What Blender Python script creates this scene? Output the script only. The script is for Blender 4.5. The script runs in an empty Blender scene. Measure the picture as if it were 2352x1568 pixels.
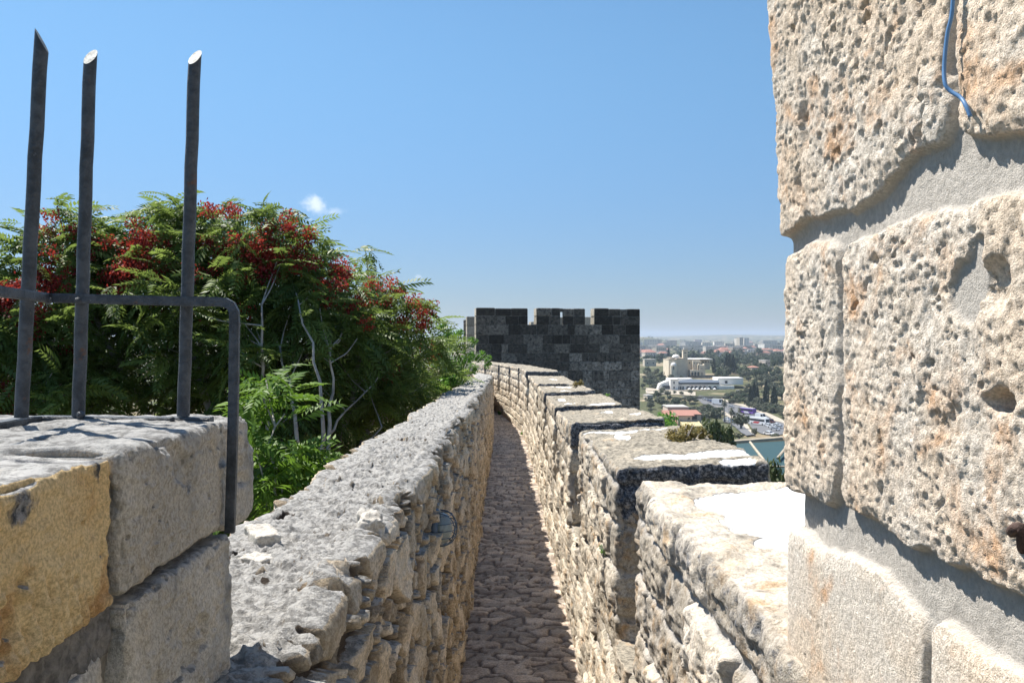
import bpy, math, random
import numpy as np
from mathutils import Vector
random.seed(7)
rng = np.random.default_rng(7)
SC = bpy.context.scene
COL = SC.collection

# ------------------------------------------------------------------ camera
FPX, CX, HY = 1895.0, 1176.0, 775.0          # focal length, centre column and horizon row in a 2352 px wide picture
cam_d = bpy.data.cameras.new('camera'); cam = bpy.data.objects.new('camera', cam_d); COL.objects.link(cam)
cam_d.sensor_width = 36; cam_d.lens = FPX / 2352 * 36
cam.location = (0, 0, 0); cam.rotation_euler = (math.radians(90), 0, 0)
cam_d.shift_y = -9.0 / 2352
cam_d.clip_start = 0.02; cam_d.clip_end = 60000
SC.camera = cam
# ------------------------------------------------------------------ light
SA, SB = 0.475, 0.36                         # sun: left and ahead of the camera, per unit of height
S = Vector((-SA, SB, 1.0)).normalized()
elev = math.asin(S.z); azim = math.atan2(S.x, S.y)
sun_d = bpy.data.lights.new('sun', 'SUN'); sun_d.energy = 5.0; sun_d.angle = math.radians(0.5); sun_d.color = (1, 0.95, 0.87)
sun = bpy.data.objects.new('sun', sun_d); COL.objects.link(sun)
sun.rotation_euler = S.to_track_quat('Z', 'Y').to_euler(); sun.location = (-20, 40, 40)
W = bpy.data.worlds.new('World'); SC.world = W; W.use_nodes = True
wn, wl = W.node_tree.nodes, W.node_tree.links
wn.clear()
wo = wn.new('ShaderNodeOutputWorld'); bg = wn.new('ShaderNodeBackground'); sky = wn.new('ShaderNodeTexSky')
sky.sky_type = 'NISHITA'; sky.sun_disc = False; sky.sun_elevation = elev; sky.sun_rotation = azim
sky.altitude = 0; sky.air_density = 1.2; sky.dust_density = 0.15; sky.ozone_density = 4.0
bg.inputs['Strength'].default_value = 0.072
# two small clouds, fixed by their direction in the sky
tc = wn.new('ShaderNodeTexCoord')
def cloud(prev, px, py, rx, ry, dens, seed):
    d = Vector(((px - CX) / FPX, 1, -(py - HY) / FPX)).normalized()
    sub = wn.new('ShaderNodeVectorMath'); sub.operation = 'SUBTRACT'; wl.new(tc.outputs['Generated'], sub.inputs[0]); sub.inputs[1].default_value = d
    ns = wn.new('ShaderNodeTexNoise'); ns.inputs['Scale'].default_value = 55 + seed; ns.inputs['Detail'].default_value = 5; wl.new(tc.outputs['Generated'], ns.inputs['Vector'])
    sc = wn.new('ShaderNodeVectorMath'); sc.operation = 'MULTIPLY'; wl.new(sub.outputs[0], sc.inputs[0]); sc.inputs[1].default_value = (FPX / rx, 1.0, FPX / ry)
    ln = wn.new('ShaderNodeVectorMath'); ln.operation = 'LENGTH'; wl.new(sc.outputs[0], ln.inputs[0])
    m1 = wn.new('ShaderNodeMath'); m1.operation = 'MULTIPLY_ADD'; wl.new(ns.outputs['Fac'], m1.inputs[0]); m1.inputs[1].default_value = -2.2; wl.new(ln.outputs['Value'], m1.inputs[2])
    mr = wn.new('ShaderNodeMapRange'); wl.new(m1.outputs[0], mr.inputs['Value']); mr.interpolation_type = 'SMOOTHSTEP'
    mr.inputs['From Min'].default_value = -0.95; mr.inputs['From Max'].default_value = -0.1; mr.inputs['To Min'].default_value = dens; mr.inputs['To Max'].default_value = 0
    mx = wn.new('ShaderNodeMix'); mx.data_type = 'RGBA'; wl.new(mr.outputs['Result'], mx.inputs['Factor']); wl.new(prev, mx.inputs['A']); mx.inputs['B'].default_value = (9.5, 9.8, 10.2, 1)
    return mx.outputs['Result']
sx_ = wn.new('ShaderNodeSeparateXYZ'); wl.new(tc.outputs['Generated'], sx_.inputs[0])
gr_ = wn.new('ShaderNodeMapRange'); gr_.interpolation_type = 'SMOOTHSTEP'; wl.new(sx_.outputs['Z'], gr_.inputs['Value']); gr_.inputs['From Min'].default_value = -.02; gr_.inputs['From Max'].default_value = .38
gt_ = wn.new('ShaderNodeMix'); gt_.data_type = 'RGBA'; wl.new(gr_.outputs['Result'], gt_.inputs['Factor']); gt_.inputs['A'].default_value = (.44, .535, .785, 1); gt_.inputs['B'].default_value = (.79, 1.01, 1.06, 1)
ml_ = wn.new('ShaderNodeMix'); ml_.data_type = 'RGBA'; ml_.blend_type = 'MULTIPLY'; ml_.inputs['Factor'].default_value = 1; wl.new(sky.outputs[0], ml_.inputs['A']); wl.new(gt_.outputs['Result'], ml_.inputs['B'])
o1 = cloud(ml_.outputs['Result'], 722, 466, 34, 19, 0.6, 0)
o1 = cloud(o1, 760, 486, 40, 14, 0.3, 20)
o1 = cloud(o1, 962, 636, 12, 6, 0.22, 40)
wl.new(o1, bg.inputs['Color']); wl.new(bg.outputs[0], wo.inputs['Surface'])
SC.view_settings.view_transform = 'Standard'; SC.view_settings.look = 'None'; SC.view_settings.gamma = 1
SC.view_settings.exposure = 0.88
SC.cycles.max_bounces = 6; SC.cycles.transparent_max_bounces = 8; SC.cycles.volume_bounces = 0
SC.cycles.use_denoising = True

# ------------------------------------------------------------------ helpers
def P(x, y, Y):
    return Vector(((x - CX) / FPX * Y, Y, -(y - HY) / FPX * Y))
def tag(o, label=None, cat=None, group=None, kind=None):
    if label: o['label'] = label
    if cat: o['category'] = cat
    if group: o['group'] = group
    if kind: o['kind'] = kind
    return o
def empty(name, loc, label=None, cat=None, group=None, rz=0, parent=None):
    o = bpy.data.objects.new(name, None); COL.objects.link(o); o.location = loc; o.rotation_euler = (0, 0, rz)
    if parent: o.parent = parent
    o.empty_display_size = 0.2
    return tag(o, label, cat, group)
def copy_tree(o, parent=None):
    c = o.copy(); COL.objects.link(c)
    if parent: c.parent = parent
    for ch in list(o.children): copy_tree(ch, c)
    return c
def mesh_obj(name, V, F, mat, parent=None, attrs=None, smooth=False, world=True):
    """V (n,3) in world space; the mesh is stored relative to its parent's location"""
    V = np.asarray(V, dtype=np.float64)
    me = bpy.data.meshes.new(name)
    if isinstance(F, np.ndarray):
        k = F.shape[1]; nf = len(F)
        me.vertices.add(len(V)); me.loops.add(nf * k); me.polygons.add(nf)
        me.loops.foreach_set('vertex_index', F.astype(np.int32).ravel())
        me.polygons.foreach_set('loop_start', np.arange(nf, dtype=np.int32) * k)
        me.polygons.foreach_set('loop_total', np.full(nf, k, dtype=np.int32))
        me.vertices.foreach_set('co', V.astype(np.float32).ravel())
        me.update(calc_edges=True); me.validate()
    else:
        me.from_pydata([tuple(v) for v in V], [], F); me.update()
    if attrs:
        for k, a in attrs.items():
            at = me.attributes.new(k, 'FLOAT', 'POINT'); at.data.foreach_set('value', np.asarray(a, dtype=np.float32).ravel())
    if smooth: me.polygons.foreach_set('use_smooth', np.ones(len(me.polygons), dtype=bool))
    if mat: me.materials.append(mat)
    o = bpy.data.objects.new(name, me); COL.objects.link(o)
    if parent: o.parent = parent
    return o
class MB:
    """collects simple shapes into one mesh"""
    def __init__(s): s.v = []; s.f = []; s.t = []; s.rec = []
    def add(s, vs, fs, tint=0.5):
        n = len(s.v); m = len(s.f); s.v += [tuple(v) for v in vs]; s.f += [tuple(i + n for i in f) for f in fs]; s.t += [tint] * len(vs); s.rec.append((n, len(s.v), m, len(s.f))); return s
    def box(s, x0, x1, y0, y1, z0, z1, tint=0.5, bev=0.0):
        if bev <= 0:
            vs = [(x0,y0,z0),(x1,y0,z0),(x1,y1,z0),(x0,y1,z0),(x0,y0,z1),(x1,y0,z1),(x1,y1,z1),(x0,y1,z1)]
            return s.add(vs, [(0,3,2,1),(4,5,6,7),(0,1,5,4),(1,2,6,5),(2,3,7,6),(3,0,4,7)], tint)
        vs = []; b = bev
        for z, i in ((z0, b), (z0 + b, 0), (z1 - b, 0), (z1, b)):
            xa, xb, ya, yb = x0 + i, x1 - i, y0 + i, y1 - i
            c = b if i == 0 else b * 0.6
            vs += [(xa+c,ya,z),(xb-c,ya,z),(xb,ya+c,z),(xb,yb-c,z),(xb-c,yb,z),(xa+c,yb,z),(xa,yb-c,z),(xa,ya+c,z)]
        fs = [tuple(range(7, -1, -1)), tuple(range(24, 32))]
        for r in range(3):
            for k in range(8): fs.append((r*8+k, r*8+(k+1) % 8, r*8+8+(k+1) % 8, r*8+8+k))
        return s.add(vs, fs, tint)
    def prism(s, poly, axis, a, b, tint=0.5):
        """poly: 2-D outline, extruded along axis from a to b"""
        n = len(poly)
        def pt(p, t): return {'x': (t, p[0], p[1]), 'y': (p[0], t, p[1]), 'z': (p[0], p[1], t)}[axis]
        vs = [pt(p, a) for p in poly] + [pt(p, b) for p in poly]
        return s.add(vs, [tuple(range(n - 1, -1, -1)), tuple(range(n, 2 * n))] + [(i, (i+1) % n, n + (i+1) % n, n + i) for i in range(n)], tint)
    def tube(s, pts, r, seg=8, cap=True, tint=0.5):
        pts = [Vector(p) for p in pts]; n = len(pts); rs = r if isinstance(r, (list, tuple)) else [r] * n
        vs = []; up = None
        for i, p in enumerate(pts):
            t = (pts[min(i+1, n-1)] - pts[max(i-1, 0)]).normalized()
            if up is None: up = Vector((0, 0, 1)) if abs(t.z) < .9 else Vector((1, 0, 0))
            a = t.cross(up).normalized(); b = a.cross(t).normalized(); up = b
            for k in range(seg):
                an = 2 * math.pi * (k + .5) / seg; vs.append(p + (a * math.cos(an) + b * math.sin(an)) * rs[i])
        fs = [(i*seg+k, i*seg+(k+1) % seg, (i+1)*seg+(k+1) % seg, (i+1)*seg+k) for i in range(n-1) for k in range(seg)]
        if cap: fs += [tuple(range(seg - 1, -1, -1)), tuple(range((n-1)*seg, n*seg))]
        return s.add(vs, fs, tint)
    def lathe(s, prof, cx=0, cy=0, seg=16, tint=0.5):
        n = len(prof)
        vs = [(cx + r*math.cos(2*math.pi*k/seg), cy + r*math.sin(2*math.pi*k/seg), z) for r, z in prof for k in range(seg)]
        fs = [(i*seg+k, i*seg+(k+1) % seg, (i+1)*seg+(k+1) % seg, (i+1)*seg+k) for i in range(n-1) for k in range(seg)]
        fs += [tuple(range(seg - 1, -1, -1)), tuple(range((n-1)*seg, n*seg))]
        return s.add(vs, fs, tint)
    def pieces(s, name, mat, parent=None):
        out = []
        for a, b, c, d in s.rec:
            out.append(mesh_obj(name, np.array(s.v[a:b]), [tuple(i - a for i in f) for f in s.f[c:d]], mat, parent, {'tint': s.t[a:b]}))
        return out
    def build(s, name, mat, parent=None, smooth=False):
        return mesh_obj(name, np.array(s.v), s.f, mat, parent, {'tint': s.t}, smooth)
# ---- noise
def _h(ix, iy, iz, seed):
    n = (ix.astype(np.int64) * 374761393 + iy.astype(np.int64) * 668265263 + iz.astype(np.int64) * 2147483647 + seed * 974711) & 0xffffffff
    n = ((n ^ (n >> 13)) * 1274126177) & 0xffffffff
    n = ((n ^ (n >> 16)) * 2246822519) & 0xffffffff
    return ((n ^ (n >> 15)) & 0xffffff) / float(0xffffff)
def vn(p, seed=0):
    i = np.floor(p).astype(np.int64); f = p - i; f = f * f * f * (f * (f * 6 - 15) + 10); r = 0
    for a in (0, 1):
        wx = f[..., 0] if a else 1 - f[..., 0]
        for b in (0, 1):
            wy = f[..., 1] if b else 1 - f[..., 1]
            for c in (0, 1):
                wz = f[..., 2] if c else 1 - f[..., 2]
                r = r + wx * wy * wz * _h(i[..., 0] + a, i[..., 1] + b, i[..., 2] + c, seed)
    return r * 2 - 1
def fbm(p, scale=1.0, oct=4, seed=0, gain=0.5):
    p = np.asarray(p) * scale; s = 0; a = 1.0; t = 0
    for k in range(oct):
        s = s + a * vn(p + 17.3 * k, seed + k); t += a; a *= gain; p = p * 2.03
    return s / t
def worley2(u, v, seed=0, jit=0.85, off=False):
    iu = np.floor(u).astype(np.int64); iv = np.floor(v).astype(np.int64)
    d1 = np.full(u.shape, 9.0); d2 = np.full(u.shape, 9.0); idv = np.zeros(u.shape); ou = np.zeros(u.shape); ov = np.zeros(u.shape)
    z = np.zeros_like(iu)
    for a in (-2, -1, 0, 1, 2):
        for b in (-2, -1, 0, 1, 2):
            cu, cv = iu + a, iv + b
            px = cu + .5 + jit * (_h(cu, cv, z, seed) - .5); py = cv + .5 + jit * (_h(cu, cv, z, seed + 1) - .5)
            d = np.hypot(px - u, py - v); hid = _h(cu, cv, z, seed + 2)
            nw = d < d1
            d2 = np.where(nw, d1, np.minimum(d2, d)); idv = np.where(nw, hid, idv); d1 = np.where(nw, d, d1); ou = np.where(nw, px - u, ou); ov = np.where(nw, py - v, ov)
    if off: return d1, d2, idv, ou, ov
    return d1, d2, idv
def worley3(p, seed=0, jit=0.9):
    i = np.floor(p).astype(np.int64); d1 = np.full(p.shape[:-1], 9.0); idv = np.zeros(p.shape[:-1])
    for a in (-1, 0, 1):
        for b in (-1, 0, 1):
            for c in (-1, 0, 1):
                ca, cb, cc = i[..., 0] + a, i[..., 1] + b, i[..., 2] + c
                q = [k + .5 + jit * (_h(ca, cb, cc, seed + m) - .5) for m, k in enumerate((ca, cb, cc))]
                d = np.sqrt((q[0] - p[..., 0])**2 + (q[1] - p[..., 1])**2 + (q[2] - p[..., 2])**2)
                nw = d < d1; idv = np.where(nw, _h(ca, cb, cc, seed + 5), idv); d1 = np.where(nw, d, d1)
    return d1, idv
def ridged(p, scale, oct, seed, gain=.5):
    p = np.asarray(p) * scale; s = 0; a = 1.; t = 0
    for k in range(oct): s = s + a * (1 - np.abs(vn(p + 9.1*k, seed + k)) * 2.4); t += a; a *= gain; p = p * 2.1
    return s / t
def sm(a, b, x):
    t = np.clip((x - a) / (b - a), 0, 1); return t * t * (3 - 2 * t)
def grid_faces(nu, nv, closed_u=False):
    i = np.arange(nu if closed_u else nu - 1)[:, None]; j = np.arange(nv - 1)[None, :]
    a = i * nv + j; b = ((i + 1) % nu) * nv + j
    return np.stack([a, b, b + 1, a + 1], -1).reshape(-1, 4)
def courses(u, v, rows, seed=0, rc=.045):
    """rows: list of (v0, v1, [u breaks]) -> distance to the joint and a random id per stone"""
    ed = np.full(u.shape, -0.05); ids = np.zeros(u.shape)
    for r, (v0, v1, br) in enumerate(rows):
        br = np.asarray(br); k = np.clip(np.searchsorted(br, u) - 1, 0, len(br) - 2)
        ins = (v >= v0) & (v < v1)
        dv = np.minimum(v - v0, v1 - v); du = np.minimum(u - br[k], br[k + 1] - u); d = np.minimum(dv, du)
        d = np.where((du < rc) & (dv < rc), rc - np.hypot(rc - du, rc - dv), d)         # rounded corners
        inside = ins & (u >= br[0]) & (u < br[-1])
        ed = np.where(inside, d, ed); ids = np.where(inside, _h(k, np.full_like(k, r), np.zeros_like(k), seed), ids)
    return ed, ids
def poly(xs, ys):
    xs = np.array(xs, float); ys = np.array(ys, float)
    return lambda t: np.interp(t, xs, ys)
# ---- materials
def nt(name):
    m = bpy.data.materials.new(name); m.use_nodes = True; t = m.node_tree; t.nodes.clear()
    o = t.nodes.new('ShaderNodeOutputMaterial'); b = t.nodes.new('ShaderNodeBsdfPrincipled'); t.links.new(b.outputs[0], o.inputs['Surface'])
    return m, t, b, o
def N(t, typ, **kw):
    n = t.nodes.new(typ)
    for k, v in kw.items():
        if k in n.inputs: n.inputs[k].default_value = v
        else: setattr(n, k, v)
    return n
def noise(t, vec, scale, detail=4, rough=.55, dist=0):
    n = N(t, 'ShaderNodeTexNoise'); n.inputs['Scale'].default_value = scale; n.inputs['Detail'].default_value = detail
    n.inputs['Roughness'].default_value = rough; n.inputs['Distortion'].default_value = dist; t.links.new(vec, n.inputs['Vector']); return n.outputs['Fac']
def ramp(t, fac, a, b, lo=0., hi=1.):
    n = N(t, 'ShaderNodeMapRange', interpolation_type='SMOOTHSTEP'); t.links.new(fac, n.inputs['Value'])
    n.inputs['From Min'].default_value = a; n.inputs['From Max'].default_value = b; n.inputs['To Min'].default_value = lo; n.inputs['To Max'].default_value = hi
    return n.outputs['Result']
def mix(t, fac, a, b, mode='MIX'):
    n = N(t, 'ShaderNodeMix', data_type='RGBA', blend_type=mode)
    for s, x in (('Factor', fac), ('A', a), ('B', b)):
        if isinstance(x, (int, float)): n.inputs[s].default_value = x
        elif isinstance(x, tuple): n.inputs[s].default_value = x + (1,)
        else: t.links.new(x, n.inputs[s])
    return n.outputs['Result']
def mth(t, op, a, b=None):
    n = N(t, 'ShaderNodeMath', operation=op)
    for i, x in enumerate((a, b)):
        if x is None: continue
        if isinstance(x, (int, float)): n.inputs[i].default_value = x
        else: t.links.new(x, n.inputs[i])
    return n.outputs[0]
def attr(t, name): return N(t, 'ShaderNodeAttribute', attribute_name=name).outputs['Fac']
def bump(t, b, h, dist, strength=1.0, prev=None):
    n = N(t, 'ShaderNodeBump'); n.inputs['Strength'].default_value = strength; n.inputs['Distance'].default_value = dist
    t.links.new(h, n.inputs['Height'])
    if prev is not None: t.links.new(prev, n.inputs['Normal'])
    t.links.new(n.outputs[0], b.inputs['Normal']); return n.outputs[0]
def stone_mat(name, a, b_, stain, mortar, lichen, top=0.0, side=0.0, stain_amt=.5, fine=60., bd=.004, lime=(.86,.85,.82), tintv=.35, black=(.045,.05,.06), rough=.95, zs=1.0):
    """limestone: two tones, warm stains, mortar in the joints, grey lichen more on top, lime wash and black crust where the mesh says so"""
    m, t, b, o = nt(name)
    co = N(t, 'ShaderNodeTexCoord').outputs['Object']
    mp = N(t, 'ShaderNodeMapping'); t.links.new(co, mp.inputs['Vector']); mp.inputs['Scale'].default_value = (1, 1, zs); v = mp.outputs[0]
    tint = attr(t, 'tint')
    c = mix(t, ramp(t, noise(t, v, 5, 6), .35, .65), a, b_)
    c = mix(t, mth(t, 'MULTIPLY', ramp(t, noise(t, v, 9, 5, .65, .4), .5, .72), stain_amt), c, stain)
    br = ramp(t, tint, 0, 1, 1 - tintv, 1 + tintv * .45)
    hs = N(t, 'ShaderNodeHueSaturation'); t.links.new(c, hs.inputs['Color']); t.links.new(br, hs.inputs['Value']); c = hs.outputs[0]
    c = mix(t, 1.0, c, mix(t, ramp(t, noise(t, v, fine * 1.6, 5, .75), .36, .62), (.66,.64,.61), (1.12,1.12,1.12)), 'MULTIPLY')
    sp = ramp(t, noise(t, v, fine * 2.2, 3, .7), .56, .7)
    c = mix(t, mth(t, 'MULTIPLY', sp, .35), c, tuple(x * .45 for x in a))
    mo = mix(t, ramp(t, noise(t, v, fine, 5, .7), .35, .65), mortar, tuple(x * .8 for x in mortar))
    c = mix(t, attr(t, 'stone'), mo, c)
    g = N(t, 'ShaderNodeNewGeometry'); sx = N(t, 'ShaderNodeSeparateXYZ'); t.links.new(g.outputs['Normal'], sx.inputs[0])
    up = ramp(t, sx.outputs['Z'], .45, .9)
    lf = mth(t, 'ADD', mth(t, 'MULTIPLY', up, top), side)
    ln = mth(t, 'ADD', noise(t, v, 7, 8, .68), mth(t, 'MULTIPLY', lf, .55))
    c = mix(t, ramp(t, ln, .56, .72), c, mix(t, ramp(t, noise(t, v, 40, 5, .7), .4, .62), lichen, tuple(x * .45 for x in lichen)))
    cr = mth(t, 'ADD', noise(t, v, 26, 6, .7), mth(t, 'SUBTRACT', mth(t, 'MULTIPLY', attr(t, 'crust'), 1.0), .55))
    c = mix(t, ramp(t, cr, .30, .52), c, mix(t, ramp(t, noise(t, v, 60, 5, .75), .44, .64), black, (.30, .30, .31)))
    li = mth(t, 'ADD', attr(t, 'lime'), mth(t, 'MULTIPLY', mth(t, 'SUBTRACT', noise(t, v, 30, 5), .5), .5))
    c = mix(t, ramp(t, li, .38, .60), c, mix(t, ramp(t, noise(t, v, 9, 6, .65), .42, .62), lime, tuple(x * .86 for x in lime)))
    t.links.new(c, b.inputs['Base Color']); b.inputs['Roughness'].default_value = rough; b.inputs['Specular IOR Level'].default_value = .25
    h = mth(t, 'ADD', noise(t, v, fine, 6, .7), mth(t, 'MULTIPLY', noise(t, v, fine * 4, 3, .7), .4))
    inv = ramp(t, li, .42, .56, 1, .12)
    bump(t, b, mth(t, 'MULTIPLY', h, inv), bd, .9)
    return m
def plain(name, col, rough=.7, metal=0., var=.15, scale=8., bumpd=0., spec=.4, coat=0.):
    m, t, b, o = nt(name); co = N(t, 'ShaderNodeTexCoord').outputs['Object']
    n = noise(t, co, scale, 5, .6)
    c = mix(t, ramp(t, n, .3, .7), tuple(x * (1 - var) for x in col), tuple(min(1, x * (1 + var)) for x in col))
    t.links.new(c, b.inputs['Base Color']); b.inputs['Roughness'].default_value = rough; b.inputs['Metallic'].default_value = metal
    b.inputs['Specular IOR Level'].default_value = spec; b.inputs['Coat Weight'].default_value = coat
    if bumpd: bump(t, b, noise(t, co, scale * 3, 5, .65), bumpd)
    return m
def leaf_mat(name, a, b_, trans=.35, rough=.5, spec=.5):
    m, t, b, o = nt(name); tint = attr(t, 'tint')
    c = mix(t, tint, a, b_)
    t.links.new(c, b.inputs['Base Color']); b.inputs['Roughness'].default_value = rough; b.inputs['Specular IOR Level'].default_value = spec
    tr = N(t, 'ShaderNodeBsdfTranslucent'); t.links.new(mix(t, .5, c, tuple(min(1, x * 1.6) for x in b_)), tr.inputs['Color'])
    ms = N(t, 'ShaderNodeMixShader'); ms.inputs[0].default_value = trans; t.links.new(b.outputs[0], ms.inputs[1]); t.links.new(tr.outputs[0], ms.inputs[2]); t.links.new(ms.outputs[0], o.inputs['Surface'])
    return m
M = {}
M['pillar'] = stone_mat('pillar_limestone', (.88,.73,.575), (.88,.80,.70), (.78,.46,.25), (.62,.575,.515), (.45,.42,.37), 0., -.6, .85, 120, .0065, tintv=.08)
M['near'] = stone_mat('parapet_limestone', (.58,.50,.39), (.64,.57,.47), (.56,.36,.19), (.46,.43,.39), (.36,.32,.255), .75, -.3, .8, 55, .007)
M['nearpale'] = stone_mat('pale_parapet_limestone', (.66,.58,.47), (.72,.65,.56), (.60,.40,.22), (.5,.47,.43), (.47,.42,.35), .45, -.3, .8, 60, .007)
M['rubble'] = stone_mat('rubble_limestone', (.54,.44,.31), (.70,.60,.47), (.30,.19,.10), (.085,.065,.05), (.43,.415,.39), .9, -.25, .7, 55, .011, tintv=.68)
M['greyblock'] = stone_mat('grey_block_limestone', (.46,.43,.385), (.62,.575,.51), (.46,.36,.23), (.3,.28,.25), (.46,.45,.43), .8, .06, .6, 140, .006, tintv=.3, zs=.7)
M['yellow'] = stone_mat('yellow_block_limestone', (.70,.49,.23), (.78,.60,.34), (.50,.28,.12), (.3,.28,.25), (.47,.46,.44), 1.3, -.8, .9, 150, .004, tintv=.1)
M['cobble'] = stone_mat('cobble_stone', (.50,.405,.325), (.62,.535,.45), (.38,.275,.195), (.15,.11,.085), (.3,.25,.2), .0, -.8, .5, 40, .006, rough=.42, tintv=.45)
M['tower'] = stone_mat('blackened_tower_stone', (.22,.212,.195), (.34,.32,.29), (.23,.18,.13), (.25,.24,.22), (.06,.06,.062), .0, .14, .35, 5, .05, tintv=.84)
M['tower_light'] = stone_mat('pale_tower_stone', (.42,.39,.33), (.5,.46,.38), (.4,.32,.22), (.30,.29,.27), (.22,.2,.17), .6, -.1, .3, 10, .02)  # on the tower's side slabs this paler tone stands in for sunlight
m, t, b, o_ = nt('painted_iron'); co = N(t, 'ShaderNodeTexCoord').outputs['Object']
c = mix(t, ramp(t, noise(t, co, 40, 6, .7), .35, .65), (.028,.034,.042), (.075,.085,.098)); c = mix(t, ramp(t, noise(t, co, 22, 7, .7), .60, .68), c, (.11,.055,.035)); c = mix(t, ramp(t, noise(t, co, 60, 4, .7), .69, .74), c, (.30,.30,.30))
t.links.new(c, b.inputs['Base Color']); b.inputs['Roughness'].default_value = .45; bump(t, b, noise(t, co, 160, 5, .7), .004); M['iron'] = m
M['iron_cut'] = plain('sawn_iron', (.24,.25,.24), .6, .2, .5, 80, .001)
M['rust'] = plain('rusty_iron', (.06,.035,.028), .8, 0, .5, 60, .002)
M['bark'] = plain('grey_bark', (.34,.31,.28), .9, 0, .35, 6, .01)
M['leaf'] = leaf_mat('ailanthus_leaf', (.042,.085,.018), (.20,.27,.06), .40, .52, .35)
M['leafbright'] = leaf_mat('young_leaf', (.05,.11,.012), (.15,.26,.03), .35, .55, .3)
M['samara'] = leaf_mat('red_seed', (.15,.010,.018), (.40,.055,.035), .35, .6, .3)
M['bushleaf'] = leaf_mat('bush_leaf', (.05,.13,.014), (.16,.32,.04), .4, .5)
M['olive'] = leaf_mat('dry_leaf', (.13,.105,.03), (.36,.29,.10), .2, .6)
M['farleaf'] = leaf_mat('far_leaf', (.013,.030,.010), (.05,.08,.025), .1, .7)
M['fargrey'] = leaf_mat('far_olive_leaf', (.05,.062,.035), (.12,.13,.075), .1, .7)
M['cypress'] = leaf_mat('cypress_leaf', (.010,.022,.010), (.030,.048,.02), .05, .8)
M['pine'] = leaf_mat('pine_leaf', (.03,.05,.012), (.085,.11,.025), .15, .7)

# ------------------------------------------------------------------ the wall walk: its plan, as curves over the distance Y ahead
FLOOR = -2.40
XL = poly([-3, 5.7, 9.5, 17, 20, 22, 24, 26, 28, 31, 35, 42], [-.40, -.405, -.427, -.475, -.50, -.56, -.66, -.80, -1.05, -1.75, -2.9, -5.4])     # inner face of the left wall
XR = poly([-3, 5.7, 8.6, 15, 18, 20.6, 23.3, 25.8, 27.6, 31, 35, 42], [.52, .514, .486, .42, .37, .283, .02, -.34, -.72, -1.55, -2.6, -5.0])   # inner face of the right wall
ZL = poly([1, 4, 17.6, 26, 42], [-.555, -.57, -.86, -1.18, -1.5])       # top of the left wall
ZR = poly([1, 2, 4, 7, 11, 18, 28, 42], [-.55, -.55, -.64, -.74, -.77, -.82, -.90, -1.0])  # top of the right wall's merlons
def logsp(a, b, n): return np.exp(np.linspace(math.log(a), math.log(b), n))

# cobbled floor of the walk
nu, nv = 620, 120
Yg = logsp(4.2, 42, nu)[:, None]; s = np.linspace(-.12, 1.12, nv)[None, :]
Xg = XL(Yg) + (XR(Yg) - XL(Yg)) * s; Yg = np.broadcast_to(Yg, Xg.shape).copy()
Q = np.stack([Xg, Yg, np.zeros_like(Xg)], -1)
wu = Xg / .215 + .35 * fbm(Q, 3, 2, 3); wv = Yg / .135 + .5 * fbm(Q, 2.5, 3, 5)
row = np.floor(wv); wu2 = wu + .5 * (row % 2)
d1, d2, cid = worley2(wu2, wv, 11, .78)
e = d2 - d1
st = sm(.05, .14, e)
Z = FLOOR + .013 * st + .012 * (cid - .5) * st + .010 * fbm(Q, 11, 4, 8, .6) + .03 * fbm(Q, .8, 2, 9) + .004 * sm(.2, .6, e)
o = mesh_obj('path', np.stack([Xg, Yg, Z], -1).reshape(-1, 3), grid_faces(nu, nv), M['cobble'], attrs={'stone': st, 'tint': cid}, smooth=True)
tag(o, kind='structure')
o = MB().box(-.47, .5, -2.5, 1.2, -1.9, -1.65).build('landing', M['near']); tag(o, kind='structure')
MB_ = MB()
for k in range(4): MB_.box(-.5, .62, 1.2 + .3*k, 1.5 + .3*k + (.1 if k < 3 else 0), FLOOR - .2, -1.83 - .17*k)
o = MB_.build('steps', M['near']); tag(o, kind='structure')

def swept(name, us, prof, mat, disp, parent=None, closed=False):
    """prof(u) -> (nv,3) profile points and (nv,3) outward directions for each u; disp(P, n, k) -> offset and attributes"""
    Pn = []; Nn = []
    for u in us:
        p, n = prof(u); Pn.append(p); Nn.append(n)
    Pn = np.array(Pn); Nn = np.array(Nn)
    d, at = disp(Pn, Nn)
    V = Pn + Nn * d[..., None]
    return mesh_obj(name, V.reshape(-1, 3), grid_faces(len(us), Pn.shape[1]), mat, parent, {k: v.reshape(-1) for k, v in at.items()}, True)

# ---- left wall (low rubble wall with a crumbling mortar top)
def prof_left(Y):
    xi = float(XL(Y)); th = .37; zt = float(ZL(Y)); r = .035
    inner_s = np.linspace(0, 1, 300)           # down the inner face
    pts = []; nr = []
    for z in np.linspace(-4.5, zt - r, 14): pts.append((xi - th, z)); nr.append((-1, 0))
    for a in np.linspace(0, 90, 6)[1:-1]: c, s_ = math.cos(math.radians(a)), math.sin(math.radians(a)); pts.append((xi - th + r - r*c, zt - r + r*s_)); nr.append((-c, s_))
    for x in np.linspace(xi - th + r, xi - r, 76): pts.append((x, zt)); nr.append((0, 1))
    for a in np.linspace(90, 0, 7)[1:-1]: c, s_ = math.cos(math.radians(a)), math.sin(math.radians(a)); pts.append((xi - r + r*c, zt - r + r*s_)); nr.append((c, s_))
    for z in zt - r - (zt - r - (FLOOR - .15)) * inner_s: pts.append((xi, z)); nr.append((1, 0))
    pts = np.array(pts); nr = np.array(nr)
    return np.stack([pts[:, 0], np.full(len(pts), Y), pts[:, 1]], -1), np.stack([nr[:, 0], np.zeros(len(pts)), nr[:, 1]], -1)
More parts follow.
